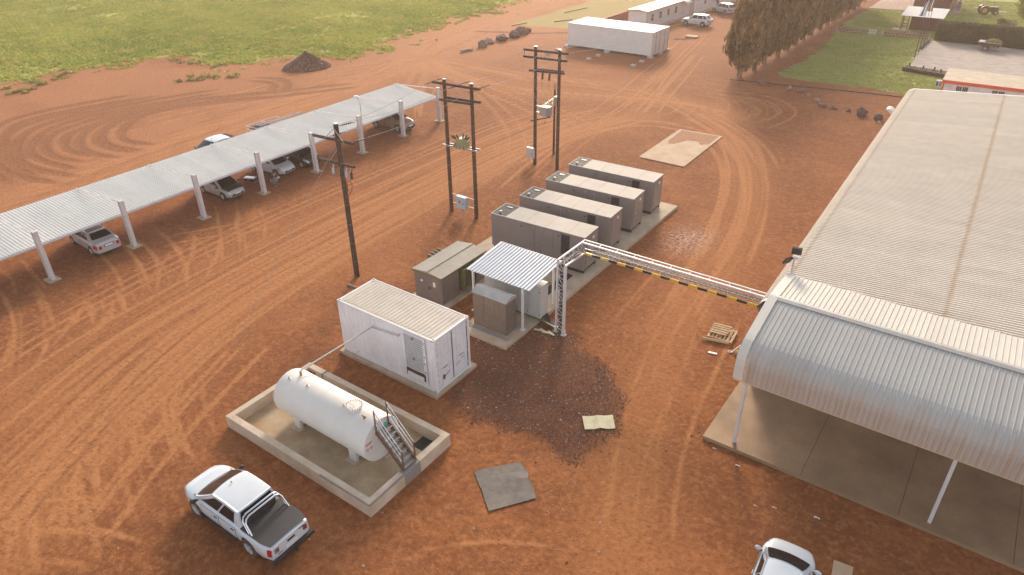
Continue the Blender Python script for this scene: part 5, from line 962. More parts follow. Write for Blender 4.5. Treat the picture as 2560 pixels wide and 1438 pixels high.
MB().box(-.42,.42,-.2,.2,0,.28).build('case', M['black'], t_); MB().box(-.44,.44,-.22,.22,.28,.34).box(-.44,.44,-.22,.22,.0,.04).build('rim', M['alu'], t_); MB().cb((0,0,.345),.7,.3,.01).build('lid', M['alu'], t_); MB().path([(-.1,-.22,.2),(-.1,-.27,.22),(.1,-.27,.22),(.1,-.22,.2)],.015).build('handle', M['alu'], t_)
# ------------------------------------------------------------------ trees and hedge
def leaf_soup(name, C, N_, size, mat, rnd, shade, stretch=1.0):
    # C: leaf centres, N_: outward directions
    n = len(C); a = rnd.randn(n,3); a -= N_*(a*N_).sum(1)[:,None]*.6; a /= np.linalg.norm(a,axis=1)[:,None]
    b = np.cross(N_, a); b /= np.linalg.norm(b,axis=1)[:,None]+1e-9; s_ = size*(.6+.9*rnd.rand(n))[:,None]; upw = np.array([0,0,1.])*stretch
    v = np.empty((n,3,3)); v[:,0] = C-a*s_*.5; v[:,1] = C+a*s_*.5; v[:,2] = C+b*s_*.6*rnd.choice([-1,1],(n,1))+upw*s_*.9+N_*s_*.3
    return soup(name, v.reshape(-1,3), mat, shade)
def conifer(seed, H):
    rnd = np.random.RandomState(seed); L_, Nn, Sh = [], [], []
    def rad_(z):
        q = (z-1.7)/(H-1.7); return 1.92*np.clip(q*6,0,1)**.5*(1-np.clip(q,0,1))**.75*(.96+.06*np.sin(z*1.7+seed))+.05
    for k in range(260):
        z = 1.9+(H-2.3)*rnd.rand()**1.15; a = rnd.rand()*6.283; r = rad_(z)*(.72+.34*rnd.rand()); cx, cy = r*math.cos(a), r*math.sin(a); cr = .34+.26*rnd.rand(); m_ = 62
        d_ = rnd.randn(m_,3); d_ /= np.linalg.norm(d_,axis=1)[:,None]; p_ = d_*cr*(.55+.5*rnd.rand(m_,1)); p_[:,2] *= 2.6
        L_.append(p_+np.array([cx,cy,z])); o = np.array([math.cos(a),math.sin(a),.25]); nn = d_*.7+o; Nn.append(nn/np.linalg.norm(nn,axis=1)[:,None]); Sh.append(np.clip(1.1*rnd.rand()**1.3+.3*rnd.rand(m_)-.15,0,1))
    cm = leaf_soup('crown', np.concatenate(L_), np.concatenate(Nn), .30, M['conifer'], rnd, np.concatenate(Sh), 1.1)
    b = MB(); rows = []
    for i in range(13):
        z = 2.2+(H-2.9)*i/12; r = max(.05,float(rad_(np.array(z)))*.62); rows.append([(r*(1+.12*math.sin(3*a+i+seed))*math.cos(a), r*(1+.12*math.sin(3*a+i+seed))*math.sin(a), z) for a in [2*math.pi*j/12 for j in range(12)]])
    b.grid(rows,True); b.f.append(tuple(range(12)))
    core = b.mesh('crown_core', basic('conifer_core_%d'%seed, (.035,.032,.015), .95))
    tr = MB()
    for j in range(3): a = j*2.1+seed; tr.tube((.22*math.cos(a),.22*math.sin(a),-.1),(.12*math.cos(a),.12*math.sin(a),3.4),.13,.09,n=8)
    return cm, core, tr.mesh('trunk', M['bark'], 50)
CV = [conifer(3,11.5),conifer(8,12.4),conifer(15,12.0)]
for i in range(15):
    y = 62.5+i*3.95+R.uniform(-.25,.25); cm,core,tm = CV[i%3]; s_ = R.uniform(.92,1.08)*(1.08 if i == 0 else 1)
    t_ = thing('cypress_tree', 'dense olive conifer in windbreak row, %s from the near end' % ORD[i], 'tree', (-8.3+R.uniform(-.25,.25)+(.1 if i else -.25),y,0), R.uniform(0,6.28), 'windbreak conifers')
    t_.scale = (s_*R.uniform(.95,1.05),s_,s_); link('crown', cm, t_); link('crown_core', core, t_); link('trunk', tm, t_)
def blob_leaves(name, boxes, dens, size, mat, rnd, parent):
    C_, N_, S_2 = [], [], []
    for (c_, rx, ry, rz) in boxes:
        n = int(dens*(rx*ry+ry*rz+rx*rz)); d_ = rnd.randn(n,3); d_ /= np.linalg.norm(d_,axis=1)[:,None]; q = d_*(.70+.38*rnd.rand(n,1))*np.array([rx,ry,rz]); C_.append(q+np.array(c_)); N_.append(d_); S_2.append(np.clip(.15+.5*rnd.rand()+.4*rnd.rand(n),0,1))
    return link(name, leaf_soup(name, np.concatenate(C_), np.concatenate(N_), size, mat, rnd, np.concatenate(S_2), .2), parent)
t_ = thing('hedge', 'long clipped dark green hedge behind the paved yard', 'hedge', (6.6,95.0,0)); rnd = np.random.RandomState(5)
n = 30000; p = np.stack([rnd.uniform(0,13.5,n),rnd.uniform(0,1.7,n),rnd.uniform(.1,2.2,n)],1); f = rnd.randint(0,4,n)
p[f==0,1] = rnd.normal(0,.09,(f==0).sum()); p[f==1,2] = 2.2+rnd.normal(0,.10,(f==1).sum()); p[f==2,1] = 1.7; e = rnd.rand(n) < .06; p[(f==3)&e,0] = rnd.normal(0,.08,((f==3)&e).sum())
N_ = np.zeros((n,3)); N_[f==0] = (0,-1,.2); N_[f==1] = (0,0,1); N_[f==2] = (0,1,.2); N_[f==3] = (-.3,-1,.3); p[(f==3)&~e,1] = rnd.normal(0,.1,((f==3)&~e).sum())
link('foliage', leaf_soup('foliage', p, N_/np.linalg.norm(N_,axis=1)[:,None], .13, M['hedge'], rnd, np.clip(fbm(p[:,0],p[:,2]*2,.9,5)*1.2+.3*rnd.rand(n)-.2,0,1), .3), t_)
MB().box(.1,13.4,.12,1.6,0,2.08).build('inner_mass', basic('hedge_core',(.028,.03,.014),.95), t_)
t_ = thing('broadleaf_tree', 'yellow-green broadleaf tree at the top right corner', 'tree', (15.9,114.2,0)); rnd = np.random.RandomState(9)
MB().tube((0,0,-.1),(.1,0,2.2),.16,.1,n=8).tube((.1,0,1.8),(1.0,.3,3.6),.08,.04,n=6).tube((.1,0,1.7),(-.8,-.3,3.4),.08,.04,n=6).build('trunk', M['bark'], t_, 50)
blob_leaves('crown', [((rnd.uniform(-1.5,1.5),rnd.uniform(-1.3,1.3),rnd.uniform(1.0,4.4)),rnd.uniform(.5,.9),rnd.uniform(.5,.9),rnd.uniform(.4,.8)) for _ in range(26)], 260, .17, M['broad'], rnd, t_)
t_ = thing('garden_shrub', 'low olive shrub on a flower mound near broadleaf tree', 'shrub', (13.7,112.4,0)); blob_leaves('foliage', [((rnd.uniform(-.9,.9),rnd.uniform(-.5,.5),rnd.uniform(.2,.5)),.5,.4,.35) for _ in range(9)], 260, .12, M['hedge'], rnd, t_); MB().ell((0,0,.05),1.3,.8,.3,14,6).build('mound', M['rock'], t_, 60)
# ------------------------------------------------------------------ rocks
def rock_mesh(seed, mat, f=.25):
    rnd = np.random.RandomState(seed); b = MB(); rows = []; ph = rnd.rand(6)*6.28
    pl = rnd.randn(9,3); pl /= np.linalg.norm(pl,axis=1)[:,None]; dd = .62+.3*rnd.rand(9)
    for i in range(9):
        th_ = math.pi*i/8; row = []
        for j in range(12):
            v = np.array([math.sin(th_)*math.cos(j*math.pi/6), math.sin(th_)*math.sin(j*math.pi/6), math.cos(th_)]); r = 1.
            for k in range(9):
                q = v@pl[k]
                if q > .05: r = min(r, dd[k]/q)
            r *= (1+.10*math.sin(5*v[0]+ph[0])*math.sin(6*v[1]+ph[1]))*(1+.10*rnd.randn() if 0 < i < 8 else 1); row.append(tuple(v*r))
        rows.append(row)
    return b.grid(rows,True).mesh('boulder', mat)
RM = [rock_mesh(i, M[k]) for i,k in enumerate(('rock','rock','palerock','darkrock','rock','darkrock'))]
def rock(label, x, y, s, k, group, fz=.7):
    o = link('boulder', RM[k], None, (x,y,s[2]*.45), (R.uniform(-.2,.2),R.uniform(-.2,.2),R.uniform(0,6.28)), s); tag(o, label, 'boulder', group)
rw = [(-5.58,60.88,.75,.30,0),(-4.45,60.16,.62,.26,1),(-2.2,59.93,.55,.48,2),(-.97,59.63,.58,.45,4),(.26,58.56,.36,.22,2),(1.33,57.34,.60,.32,2),(2.28,55.59,.85,.42,0),(3.46,55.41,.75,.33,1),(4.87,55.4,.50,.36,4),(6.21,54.69,.80,.72,3),(7.79,54.19,.75,.58,5)]
for i,(x,y,a,h,k) in enumerate(rw): rock('%s boulder in row along lawn edge, %s counting from the conifers' % (('brown','brown','pale','brown','pale','pale','flat brown','flat brown','small brown','large dark','dark')[i], ORD[i]), x, y, (a*.68,a*.5,h*.68), k, 'boulders along the lawn edge')
for i,(x,y,a,h) in enumerate(((-42.3,58.6,.95,.8),(-42.9,60.9,.9,.65),(-42.6,63.3,1.35,.75),(-42.4,66.1,1.35,.9),(-42.6,68.3,1.3,.95),(-42.8,70.1,.8,.5))): rock('%s dark brown boulder from the near end of line by the access road' % ORD[i], x, y, (a*.8,a*.62,h*.75), (4,2,5,3,4,5)[i], 'boulders by the access road')
rock('small pale stone at foot of the last dark boulder', 8.1,53.0,(.3,.14,.12),2,'loose stones'); rock('small stone in front of the boulder nearest the conifers', -5.2,60.1,(.35,.25,.16),0,'loose stones')
for i in range(26):
    x,y = R.uniform(-24,12),R.uniform(-8,30)
t_ = thing('gravel_pile', 'dark brown conical gravel heap at edge of the grass field', 'gravel pile', (-53.5,38.2,0)); rnd = np.random.RandomState(2); b = MB(); rows = []
def pz(r,a): return 1.75*max(0,1-r)**1.0*(1+.10*math.sin(3*a))+.05*math.sin(9*a+7*r)
for i in range(15):
    r = i/14; rows.append([(r*2.6*math.cos(a)*(1+.08*math.sin(2*a)),r*3.0*math.sin(a)*(1+.06*math.cos(3*a)),pz(r,a)-(.1 if i == 14 else 0)) for a in [2*math.pi*j/28 for j in range(28)]])
b.grid(rows,True).build('heap', basic('dark_gravel',(.085,.042,.034),.95,var=.5,vs=6,bump=.08,bs=9), t_, 50)
r = np.sqrt(rnd.rand(3500)); a = rnd.rand(3500)*6.283; zz = np.array([pz(q,w_) for q,w_ in zip(r,a)]); P_ = np.stack([r*2.6*np.cos(a)*(1+.08*np.sin(2*a)),r*3.*np.sin(a)*(1+.06*np.cos(3*a)),zz],1)
s_ = link('heap_stones', stones('heap_stones', P_, .04+.09*rnd.rand(3500)**2, np.where(rnd.rand(3500)<.12,rnd.uniform(.3,.8,3500),rnd.uniform(0,.2,3500)), M['stone']), t_); s_['kind'] = 'stuff'
# ------------------------------------------------------------------ slabs and loose sheets
s_ = MB().prism([(-6.26,32.7),(-6.4,41.2),(-2.45,41.35),(-2.3,32.7)],'z',-.15,.06).build('bare_slab', M['slabwarm']); tag(s_, 'bare concrete slab with dried mud beyond the generators', 'slab')
MB().prism([(-5.9,37.6),(-6.1,41.0),(-2.7,41.1),(-2.65,38.9),(-3.2,38.2),(-3.7,38.9),(-4.5,38.7),(-4.9,37.9),(-5.2,37.2),(-5.6,37.0)],'z',.0602,.066).build('mud_film', basic('dried_mud',(.36,.17,.085),.95,var=.15), s_)
b = MB(); cb_ = [(6.12,2.49),(6.45,2.76),(6.66,2.92),(6.9,3.12),(7.17,3.34),(7.67,2.64),(7.35,2.42),(7.2,2.22),(6.95,2.12),(6.64,1.83)]
b.grid([[(6.12,2.49,.09),(6.46,2.78,.05),(6.64,2.91,.10),(6.9,3.12,.05),(7.17,3.34,.07)],[(6.38,2.16,.09),(6.70,2.45,.04),(6.90,2.58,.09),(7.17,2.75,.05),(7.42,2.99,.07)],[(6.64,1.83,.08),(6.95,2.10,.05),(7.15,2.27,.10),(7.42,2.45,.05),(7.67,2.64,.07)]]).build('board_sheet', M['cardboard']); tag(bpy.data.objects['board_sheet'], 'creased pale cream board lying on the gravel edge', 'board')
t_ = thing('rubber_mat', 'dark rusty sheet in two pieces lying on the red earth', 'sheet', (0,0,0))
MB().grid([[(4.25,-2.74,.05),(4.85,-1.95,.03),(5.44,-1.28,.04),(5.6,-1.33,.05)],[(4.55,-2.98,.03),(5.2,-2.2,.02),(5.9,-1.5,.03),(6.0,-1.55,.03)],[(5.0,-3.3,.03),(5.6,-2.5,.02),(6.25,-1.85,.05),(6.3,-1.9,.06)]]).build('upper_piece', M['plate'], t_)
MB().grid([[(4.95,-3.22,.055),(5.6,-2.44,.05),(6.2,-1.82,.07),(6.3,-1.86,.08)],[(5.45,-3.65,.04),(6.1,-2.85,.03),(6.7,-2.15,.04),(6.75,-2.2,.04)],[(5.93,-4.02,.05),(6.5,-3.2,.03),(7.0,-2.5,.04),(7.06,-2.5,.05)]]).build('lower_piece', M['plate'], t_)
s_ = MB().cb((17.35,.65,.03),.62,.9,.09,.12).build('broken_slab', M['slabwarm']); tag(s_, 'broken piece of concrete slab at the bottom edge beside white hatchback', 'concrete piece')
# pallets
t_ = thing('pallet', 'weathered timber pallet lying on earth near the canopy', 'pallet', (8.82,11.95,0), .08)
for y in (-.5,0,.5): MB().box(-.62,.62,y-.05,y+.05,.03,.12).build('bearer', M['palletwood'], t_)
for i in range(7): MB().box(-.62,.62,-.55,-.45,0,.0).build('plank', M['palletwood'], t_) if False else MB().box(-.62+i*.19,-.5+i*.19,-.6,.6,.12,.142).build('plank', M['palletwood'], t_)
t_ = thing('broken_pallet', 'broken pallet half lying on top of another pallet', 'pallet', (8.72,12.1,.15), .12)
for i in range(5): MB().box(-.52,.30+.08*i-(.2 if i > 2 else 0),-.45+i*.2,-.33+i*.2,.08,.10).build('plank', M['palletwood'], t_)
for x in (-.45,.0): MB().box(x-.05,x+.05,-.48,.5,0,.08).build('bearer', M['palletwood'], t_)
MB().tube((8.1,11.05,.09),(9.4,11.35,.09),.07,n=8).build('timber_pole', M['palletwood']); tag(bpy.data.objects['timber_pole'], 'short round timber pole lying in front of the pallet', 'timber')
t_ = thing('drum', 'dark blue open drum against the warehouse by the canopy corner', 'drum', (10.35,12.3,0)); MB().lathe([(.26,0),(.28,.02),(.28,.3),(.295,.31),(.28,.33),(.28,.6),(.295,.61),(.28,.63),(.28,.86),(.26,.86),(.25,.1),(.001,.1)],'z',(0,0,0),18).build('shell', basic('dark_blue_drum',(.03,.04,.07),.5,dust=.2), t_, 40)
t_ = thing('hose', 'thin pale hose curled on ground beside the pallet', 'hose', (0,0,0)); MB().path([(9.9,11.6,.03),(9.8,11.1,.03),(9.75,10.8,.03),(9.62,10.7,.03),(9.55,10.82,.03),(9.68,10.9,.03),(9.78,10.75,.03)],.02).build('tube', M['signw'], t_)
t_ = thing('debris_heap', 'small heap of straw and scrap at canopy corner', 'debris', (10.25,10.9,0)); MB().ell((0,0,.04),.4,.35,.22,12,6).build('straw', basic('straw',(.34,.22,.09),.95,var=.4,vs=12), t_); MB().tube((-.12,.1,.22),(-.12,.1,.3),.14,n=10).build('tin', M['olive'], t_)
b = MB().cb((9.0,10.2,.03),.42,.12,.02,.2).build('plastic_scrap', M['signw']); tag(b, 'white plastic strip on ground below the pallet', 'litter')
for i,(x,y,a) in enumerate(((11.0,5.4,.16),(11.5,3.9,.09),(12.6,3.5,.12),(14.5,2.2,.10),(13.9,1.9,.08),(15.9,2.6,.14),(-6.4,-12.6,.07),(-4.9,-12.8,.07),(-3.9,-12.9,.06))):
    b = MB().grid([[(0,0,.02),(a,.02,.05),(a*1.5,0,.02)],[(0,a*.6,.03),(a,a*.7,.02),(a*1.4,a*.5,.04)]]).build('paper_scrap', M['signw'] if i < 6 else M['cardboard'], None, None, (x,y,.0)); tag(b, 'small scrap of litter %s' % ('at the slab corner beside the canopy post','just in front of loading slab near its left post','in front of loading slab, third from its corner','on shaded earth between hatchback and slab','on shaded earth closest to the white hatchback','farthest right before the loading slab','left of the pickup, farthest left','left of the pickup, middle one','left of the pickup, nearest it')[i], 'litter', 'litter scraps')
# concrete blocks by the long containers
for i,(x,y) in enumerate(((-26.86,60.19),(-26.81,62.44),(-20.79,62.53),(-20.72,60.1),(-32.74,59.85),(-32.93,62.55))):
    b = MB().box(-.28,.28,-.22,.22,-.02,.2).build('footing_block', M['block'], None, None, (x,y,0)); tag(b, 'grey concrete block on ground, %s of the long containers' % ('left of middle, farther out from front','left of middle, closer to front','right end, closer to front','right end, farther out from front','left end, farther out from front','left end, closer to front')[i], 'block', 'loose footing blocks')
for i,(x,y) in enumerate(((-32.85,64.75),(-26.85,64.75),(-20.85,65.0),(-20.8,67.5),(-20.8,69.7))):
    b = MB().box(-.33,.33,-.25,.25,-.02,.25).build('footing_block', M['block'], None, None, (x,y+.05,0)); tag(b, 'concrete block carrying the long containers at %s' % ('left front corner','middle of the front side','right front corner','the joint on the right end','right rear corner')[i], 'block', 'supporting footing blocks')
t_ = thing('drain_inlet', 'small pale concrete drain headwall beside the access road', 'drain', (-42.6,55.4,0)); MB().prism([(-.2,-.9),(.2,-.9),(.25,.2),(.7,.6),(.5,.8),(0,.35)],'z',-.05,.32).build('headwall', M['palerock'], t_)
o = MB().path([(-8.9,60.6,.03),(-4,61.2,.03),(1.6,62.4,.03),(5,63,.03),(9.5,63.5,.03)],.05,6).build('garden_hose', M['cable']); tag(o, 'black water pipe running along the lawn edge', 'pipe')
for i,(p_,q_) in enumerate((((-43.6,78.5),(-42.2,81.6)),((-46.4,86.),(-45.6,92.)),((-47.3,72.3),(-46.6,75.5)))):
    b = MB().tube((*p_,.06),(*q_,.06),.05,n=6).build('fallen_pole', M['wood']); tag(b, 'thin dark pole lying on dry grass, %s from the long containers' % ('nearest','farther back','leftmost')[i], 'pole', 'poles on dry grass')
# ------------------------------------------------------------------ prefab offices
def prefab(label, loc, rz, L, W_, H, wins, door=None):
    t_ = thing('prefab_office', label, 'office', loc, rz)
    MB().box(-W_,0,0,L,.15,H).build('wall', M['prefab'], t_); MB().box(-W_+.05,-.05,.05,L-.05,-.1,.15).build('base', M['concrete'], t_)
    MB().prism([(-W_-.2,H),(-W_/2,H+.18),(.22,H),(.22,H+.06),(-W_/2,H+.24),(-W_-.2,H+.06)],'y',-.2,L+.2).build('roof', M['prefabroof'], t_)
    MB().box(.20,.24,-.2,L+.2,H-.08,H+.08).box(-W_-.2,.2,-.24,-.2,H-.08,H+.1).build('fascia', M['trimcream'], t_)
    for y in (0,L): MB().box(-.09,.02,y-.03 if y else -.02,y+.02 if y else .09,.15,H).build('corner_trim', M['trimcream'], t_)
    for x in (-W_,-W_/2-.6): MB().box(x-.02,x+.08,-.022,.0-.001,.15,H).build('panel_strip', M['prefab'], t_)
    for y in wins:
        w_ = MB().box(.001,.03,y-.4,y+.4,1.05,2.05).build('window', M['roofwhite'], t_)
        for a in (-.34,.02):
            for z0_,z1_ in ((1.1,1.52),(1.57,2.0)): MB().box(.031,.036,y+a,y+a+.32,z0_,z1_).build('pane', M['pane'], w_)
    if door:
        d_ = MB().box(.001,.03,door-.45,door+.45,.15,2.15).build('door', M['prefab'], t_); MB().cb((.05,door+.35,1.1),.03,.03,.15).build('handle', M['galv'], d_)
        MB().box(.0301,.034,door-.47,door-.44,.15,2.15).box(.0301,.034,door+.44,door+.47,.15,2.15).build('door_frame', M['crease'], d_)
        MB().grid([[(1.0*math.sin(a),yy,2.2+.55*math.cos(a)-.1) for yy in (door-.8,door+.8)] for a in [rad(q) for q in (0,20,40,60,80)]]).build('door_hood', M['roofwhite'], t_)
    return t_
prefab('nearer prefab office with cream roof and four windows', (-28.95,80.3,0), -.03, 14.6, 3.0, 2.55, (1.7,4.3,6.9,9.5), 12.2)
prefab('farther prefab office beyond the door hood, touching top edge', (-28.2,95.6,0), -.03, 20, 3.2, 2.6, (4.5,10,16))
MB().box(-28.2,-27.2,95.7,112,-.1,.12).build('office_path', M['slabwarm']); tag(bpy.data.objects['office_path'], 'narrow concrete path along farther prefab office', 'path')
MB().box(-28.9,-28.1,80.4,94.9,-.1,.10).build('office_kerb', M['slabwarm']); tag(bpy.data.objects['office_kerb'], 'narrow concrete path along nearer prefab office', 'path')
t_ = thing('brick_wall', 'low red brick wall around the corner of nearer prefab office', 'wall', (0,0,0))
MB().box(-36.1,-25.3,80.35-1.6,80.6-1.6,0,.95).build('brickwork', M['brick'], t_); MB().box(-36.1,-35.85,79.0,91,0,.95).build('brickwork', M['brick'], t_); MB().box(-36.15,-25.25,78.7,79.05,.95,1.0).box(-36.15,-35.8,79.05,91,.95,1.0).build('coping', basic('brick_coping',(.40,.17,.11),.85), t_)
b = MB().cb((-21.4,79.4,.12),1.6,1.1,.16,.1).build('wooden_platform', M['slabwarm']); tag(b, 'low flat concrete lid on earth right of long containers', 'lid')
b = MB().tube((-22.9,76.7,.05),(-20.8,78.6,.05),.05,n=6).build('loose_pipe', M['palerock']); tag(b, 'loose thin pipe lying on earth right of long containers', 'pipe')
# ------------------------------------------------------------------ red trimmed cabin
t_ = thing('site_cabin', 'white site cabin with orange-red trim behind the warehouse', 'cabin', (11.62,61.3,0), .03)
MB().box(0,9.5,0,5.0,0,2.55).build('wall', M['white'], t_); MB().box(-.12,9.6,-.12,5.1,2.62,2.72).build('roof', M['cabinroof'], t_)
MB().box(-.14,9.6,-.15,-.121,2.42,2.725).box(-.15,-.121,-.121,5.1,2.42,2.725).box(-.02,.1,-.022,-.001,0,2.5).build('trim', M['redtrim'], t_)
for i in range(7): MB().box(1.2+i*1.25,1.22+i*1.25,-.1,5.05,2.7202,2.728).build('roof_seam', M['concrete'], t_)
for x in (1.65,4.6,7.5):
    w_ = MB().box(x-.52,x+.52,-.03,-.001,1.35,2.3).build('window', M['roofwhite'], t_)
    for i in range(2):
        xx = x-.5+i*.52; MB().box(xx+.02,xx+.46,-.036,-.0305,1.4,2.25).build('pane', M['pane'], w_)
        for q in (.165,.31): MB().box(xx+q-.012,xx+q+.012,-.044,-.037,1.4,2.25).build('glazing_bar', M['roofwhite'], w_)
        MB().box(xx+.02,xx+.46,-.046,-.0375,1.80,1.83).build('glazing_bar', M['roofwhite'], w_)
t2 = thing('air_conditioner', 'white air conditioner unit on the cabin end wall', 'air conditioner', (11.25,61.5,1.95)); MB().box(-.28,.28,-.2,.2,0,.6).build('casing', M['roofwhite'], t2); MB().box(-.24,-.06,-.21,-.201,.08,.5).box(.02,.1,-.21,-.201,.08,.5).box(.14,.22,-.21,-.201,.08,.5).build('grille', M['plate'], t2)
# ------------------------------------------------------------------ garden: yard, fences, flags, sheds, tractor, trailer
s_ = MB().prism([(6.5,76.6),(6.1,94.2),(30,94.4),(30,75)],'z',-.1,.05).build('paved_yard', M['paving']); tag(s_, kind='structure')
for x in (9.2,12.3,15.4): MB().box(x-.02,x+.02,76.8,94,.0502,.055).build('paving_joint', M['concrete'], s_)
for y in (80.5,85,89.5): MB().box(6.6,29,y-.02,y+.02,.0502,.0552).build('paving_joint', M['concrete'], s_)
s_ = MB().prism([(-6.2,116.5),(-.3,117.6),(.2,150),(-6,150)],'z',-.1,.03).build('brick_paving', M['pinkpaving']); tag(s_, kind='structure')
t_ = thing('planter_border', 'low log-edged planter at front edge of paved yard', 'planter', (0,0,0)); MB().prism([(6.2,75.2),(10.6,74.2),(10.7,76.2),(6.4,76.6)],'z',-.05,.3).build('soil', M['darkrock'], t_)
for i in range(22): MB().tube((6.2+i*.2,75.1-i*.045,-.05),(6.2+i*.2,75.1-i*.045,.36+.06*R.random()),.1,n=8).build('log', M['wood'], t_)
for i,(x,y) in enumerate(((6.6,76.4),(8.1,76.1),(9.3,75.6),(10.0,75.4))): MB().tube((x,y,0),(x,y,.7-.1*(i%2)),.09,n=8).build('stump', M['wood'], t_)
rnd = np.random.RandomState(31); blob_leaves('ground_cover', [((6.6+.4*i,75.6-.07*i,.35),.3,.4,.14) for i in range(10)], 200, .1, M['hedge'], rnd, t_)
t_ = thing('log_edging', 'row of dark upright logs along left edge of paved yard', 'edging', (0,0,0))
for i in range(34): MB().tube((6.05+.004*i,87.8+i*.18,-.05),(6.05+.004*i,87.8+i*.18,.32+.08*R.random()),.09,n=7).build('log', M['wood'], t_)
pk = MB().box(-.045,.045,-.03,-.008,.04,.66).add([(-.045,-.03,.66),(.045,-.03,.66),(0,-.03,.73),(-.045,-.008,.66),(.045,-.008,.66),(0,-.008,.73)],[(0,1,2),(5,4,3),(0,2,5,3),(1,4,5,2)])
pr_, pw_ = pk.mesh('picket', M['fencered']), pk.mesh('picket', M['roofwhite'])
def fence(label, a, b, n, nwhite):
    a, b = V3((*a,0)), V3((*b,0)); d_ = b-a; t_ = thing('picket_fence', label, 'fence', a, math.atan2(d_.y,d_.x)); L = d_.length
    for z in (.16,.52): MB().box(0,L,-.006,.03,z,z+.09).build('rail', M['roofwhite'], t_)
    for i in range(n): link('picket', pw_ if i >= n-nwhite else pr_, t_, (.1+(L-.2)*i/(n-1),0,0))
    for x in (0,L): MB().box(x-.05,x+.05,.031,.11,-.1,.75).build('post', M['roofwhite'], t_)
fence('red picket fence ending in white pickets, left of the gap', (-5.73,94.06), (-.73,94.6), 27, 5); fence('red picket fence on white rails right of the gap', (.24,94.5), (5.9,95.1), 32, 0)
def flagpole(label, x, y, h, flag):
    t_ = thing('flagpole', label, 'flagpole', (x,y,0)); MB().tube((0,0,0),(0,0,1.8),.06,.055,n=10).build('sleeve', M['pole'], t_); MB().tube((0,0,1.8),(-.12,0,h),.035,.02,n=8).build('shaft', M['pole'], t_); MB().box(-.3,.3,-.3,.3,-.1,.06).build('base', M['block'], t_)
    return t_
flagpole('dark flagpole nearest the camera with pale hanging flag', 6.24,82.14,8.2,0); flagpole('dark flagpole in middle of three by paved yard', 6.15,85.68,8.2,0); flagpole('dark flagpole farthest of three with multicoloured flag', 6.26,87.44,8.2,0)
def flag(label, x, y, ztop, h, w_, cols, dx):
    t_ = thing('flag', label, 'flag', (x,y,ztop)); n = len(cols)
    for k,c_ in enumerate(cols):
        rows = []
        for i in range(9):
            q = i/8; rows.append([(dx*w_*(u/4)*(.35+.65*q)+.02*math.sin(6*q+u), .05*math.sin(u*1.6+q*3), -h*(q*(1-.0)+ .25*(u/4)*(1-q))) for u in (4*k/n,4*(k+.5)/n,4*(k+1)/n)])
        MB().grid(rows).build('stripe', c_, t_, 60)
fb = {k: basic('flag_'+k, c_, .8, var=.05) for k,c_ in dict(white=(.72,.72,.72),blue=(.05,.08,.30),green=(.03,.25,.10),red=(.5,.04,.03),yellow=(.65,.42,.03),pale=(.62,.66,.74)).items()}
flag('pale white and blue flag hanging on nearest flagpole', 6.20,82.1,6.9,2.0,.75,[fb['pale'],fb['white'],fb['blue'],fb['white']],-1)
flag('multicoloured green red yellow and blue flag hanging on farthest flagpole', 6.2,87.4,6.9,2.2,.8,[fb['red'],fb['white'],fb['green'],fb['yellow'],fb['blue']],-1)
t_ = thing('wendy_house', 'brown timber wendy house with white sheet roof and open porch', 'shed', (0,0,0))
for i in range(23): MB().box(2.4+i*.152,2.4+i*.152+.146,101.28,101.32,0,2.1).build('board', M['shedwood'], t_)
MB().box(2.42,5.88,101.33,104.0,0,2.15).build('wall', M['shedwood'], t_); MB().prism([(99.6,2.06),(104.3,2.66),(104.3,2.62),(99.6,2.02)],'x',1.2,6.6).build('roof', M['roofwhite'], t_)
for x,y in ((1.5,99.9),(1.5,101.2),(2.3,99.9)): MB().box(x-.05,x+.05,y-.05,y+.05,0,2.05).build('porch_post', M['shedwood'], t_)
for z in (.5,.95,1.4): MB().box(1.5,2.3,99.87,99.93,z,z+.07).box(1.47,1.53,99.95,101.15,z,z+.07).build('porch_rail', M['shedwood'], t_)
MB().box(.4,2.4,99.3,101.2,-.05,.08).build('porch_floor', M['pinkpaving'], t_)
t_ = thing('barn', 'large brown timber barn wall at the top edge', 'barn', (-.1,119.4,0))
for i in range(28): MB().box(i*.195,i*.195+.187,-.03,.01,0,4.2).build('board', M['shedwood'], t_)
MB().box(0,5.45,.02,8,0,4.2).build('wall', M['shedwood'], t_); MB().prism([(-.4,4.2),(2.7,5.6),(5.9,4.2),(5.9,4.28),(2.7,5.7),(-.4,4.28)],'y',-.5,8.4).build('roof', M['shedwood'], t_)
MB().box(5.35,5.47,-.05,-.031,0,4.2).build('corner_board', M['palletwood'], t_)
s_ = MB().box(5.45,6.7,118.2,124,-.05,.06).build('barn_path', M['pinkpaving']); tag(s_, 'narrow pink paved path beside the brown barn', 'path')
b = MB()
t_ = thing('garden_chair', 'red slatted garden seat beside the barn corner', 'seat', (6.1,122.6,0))
MB().box(-.3,.3,-.3,.3,.42,.48).build('seat', M['redcloth'], t_); MB().box(-.3,.3,.25,.3,.48,1.1).build('backrest', M['redcloth'], t_)
for x in (-.27,.27):
    for y in (-.27,.27): MB().box(x-.025,x+.025,y-.025,y+.025,0,.42).build('leg', M['redcloth'], t_)
t_ = thing('tractor', 'small dark green vintage tractor with yellow wheel rims on lawn', 'tractor', (10.4,120.3,0), .35)
MB().box(-.1,1.35,-.28,.28,.62,1.12).build('bonnet', M['tractor'], t_); MB().box(-.9,1.3,-.22,.22,.4,.64).build('chassis', M['tractor'], t_); MB().box(.2,1.3,-.22,.22,1.121,1.14).build('bonnet_strip', M['roofwhite'], t_)
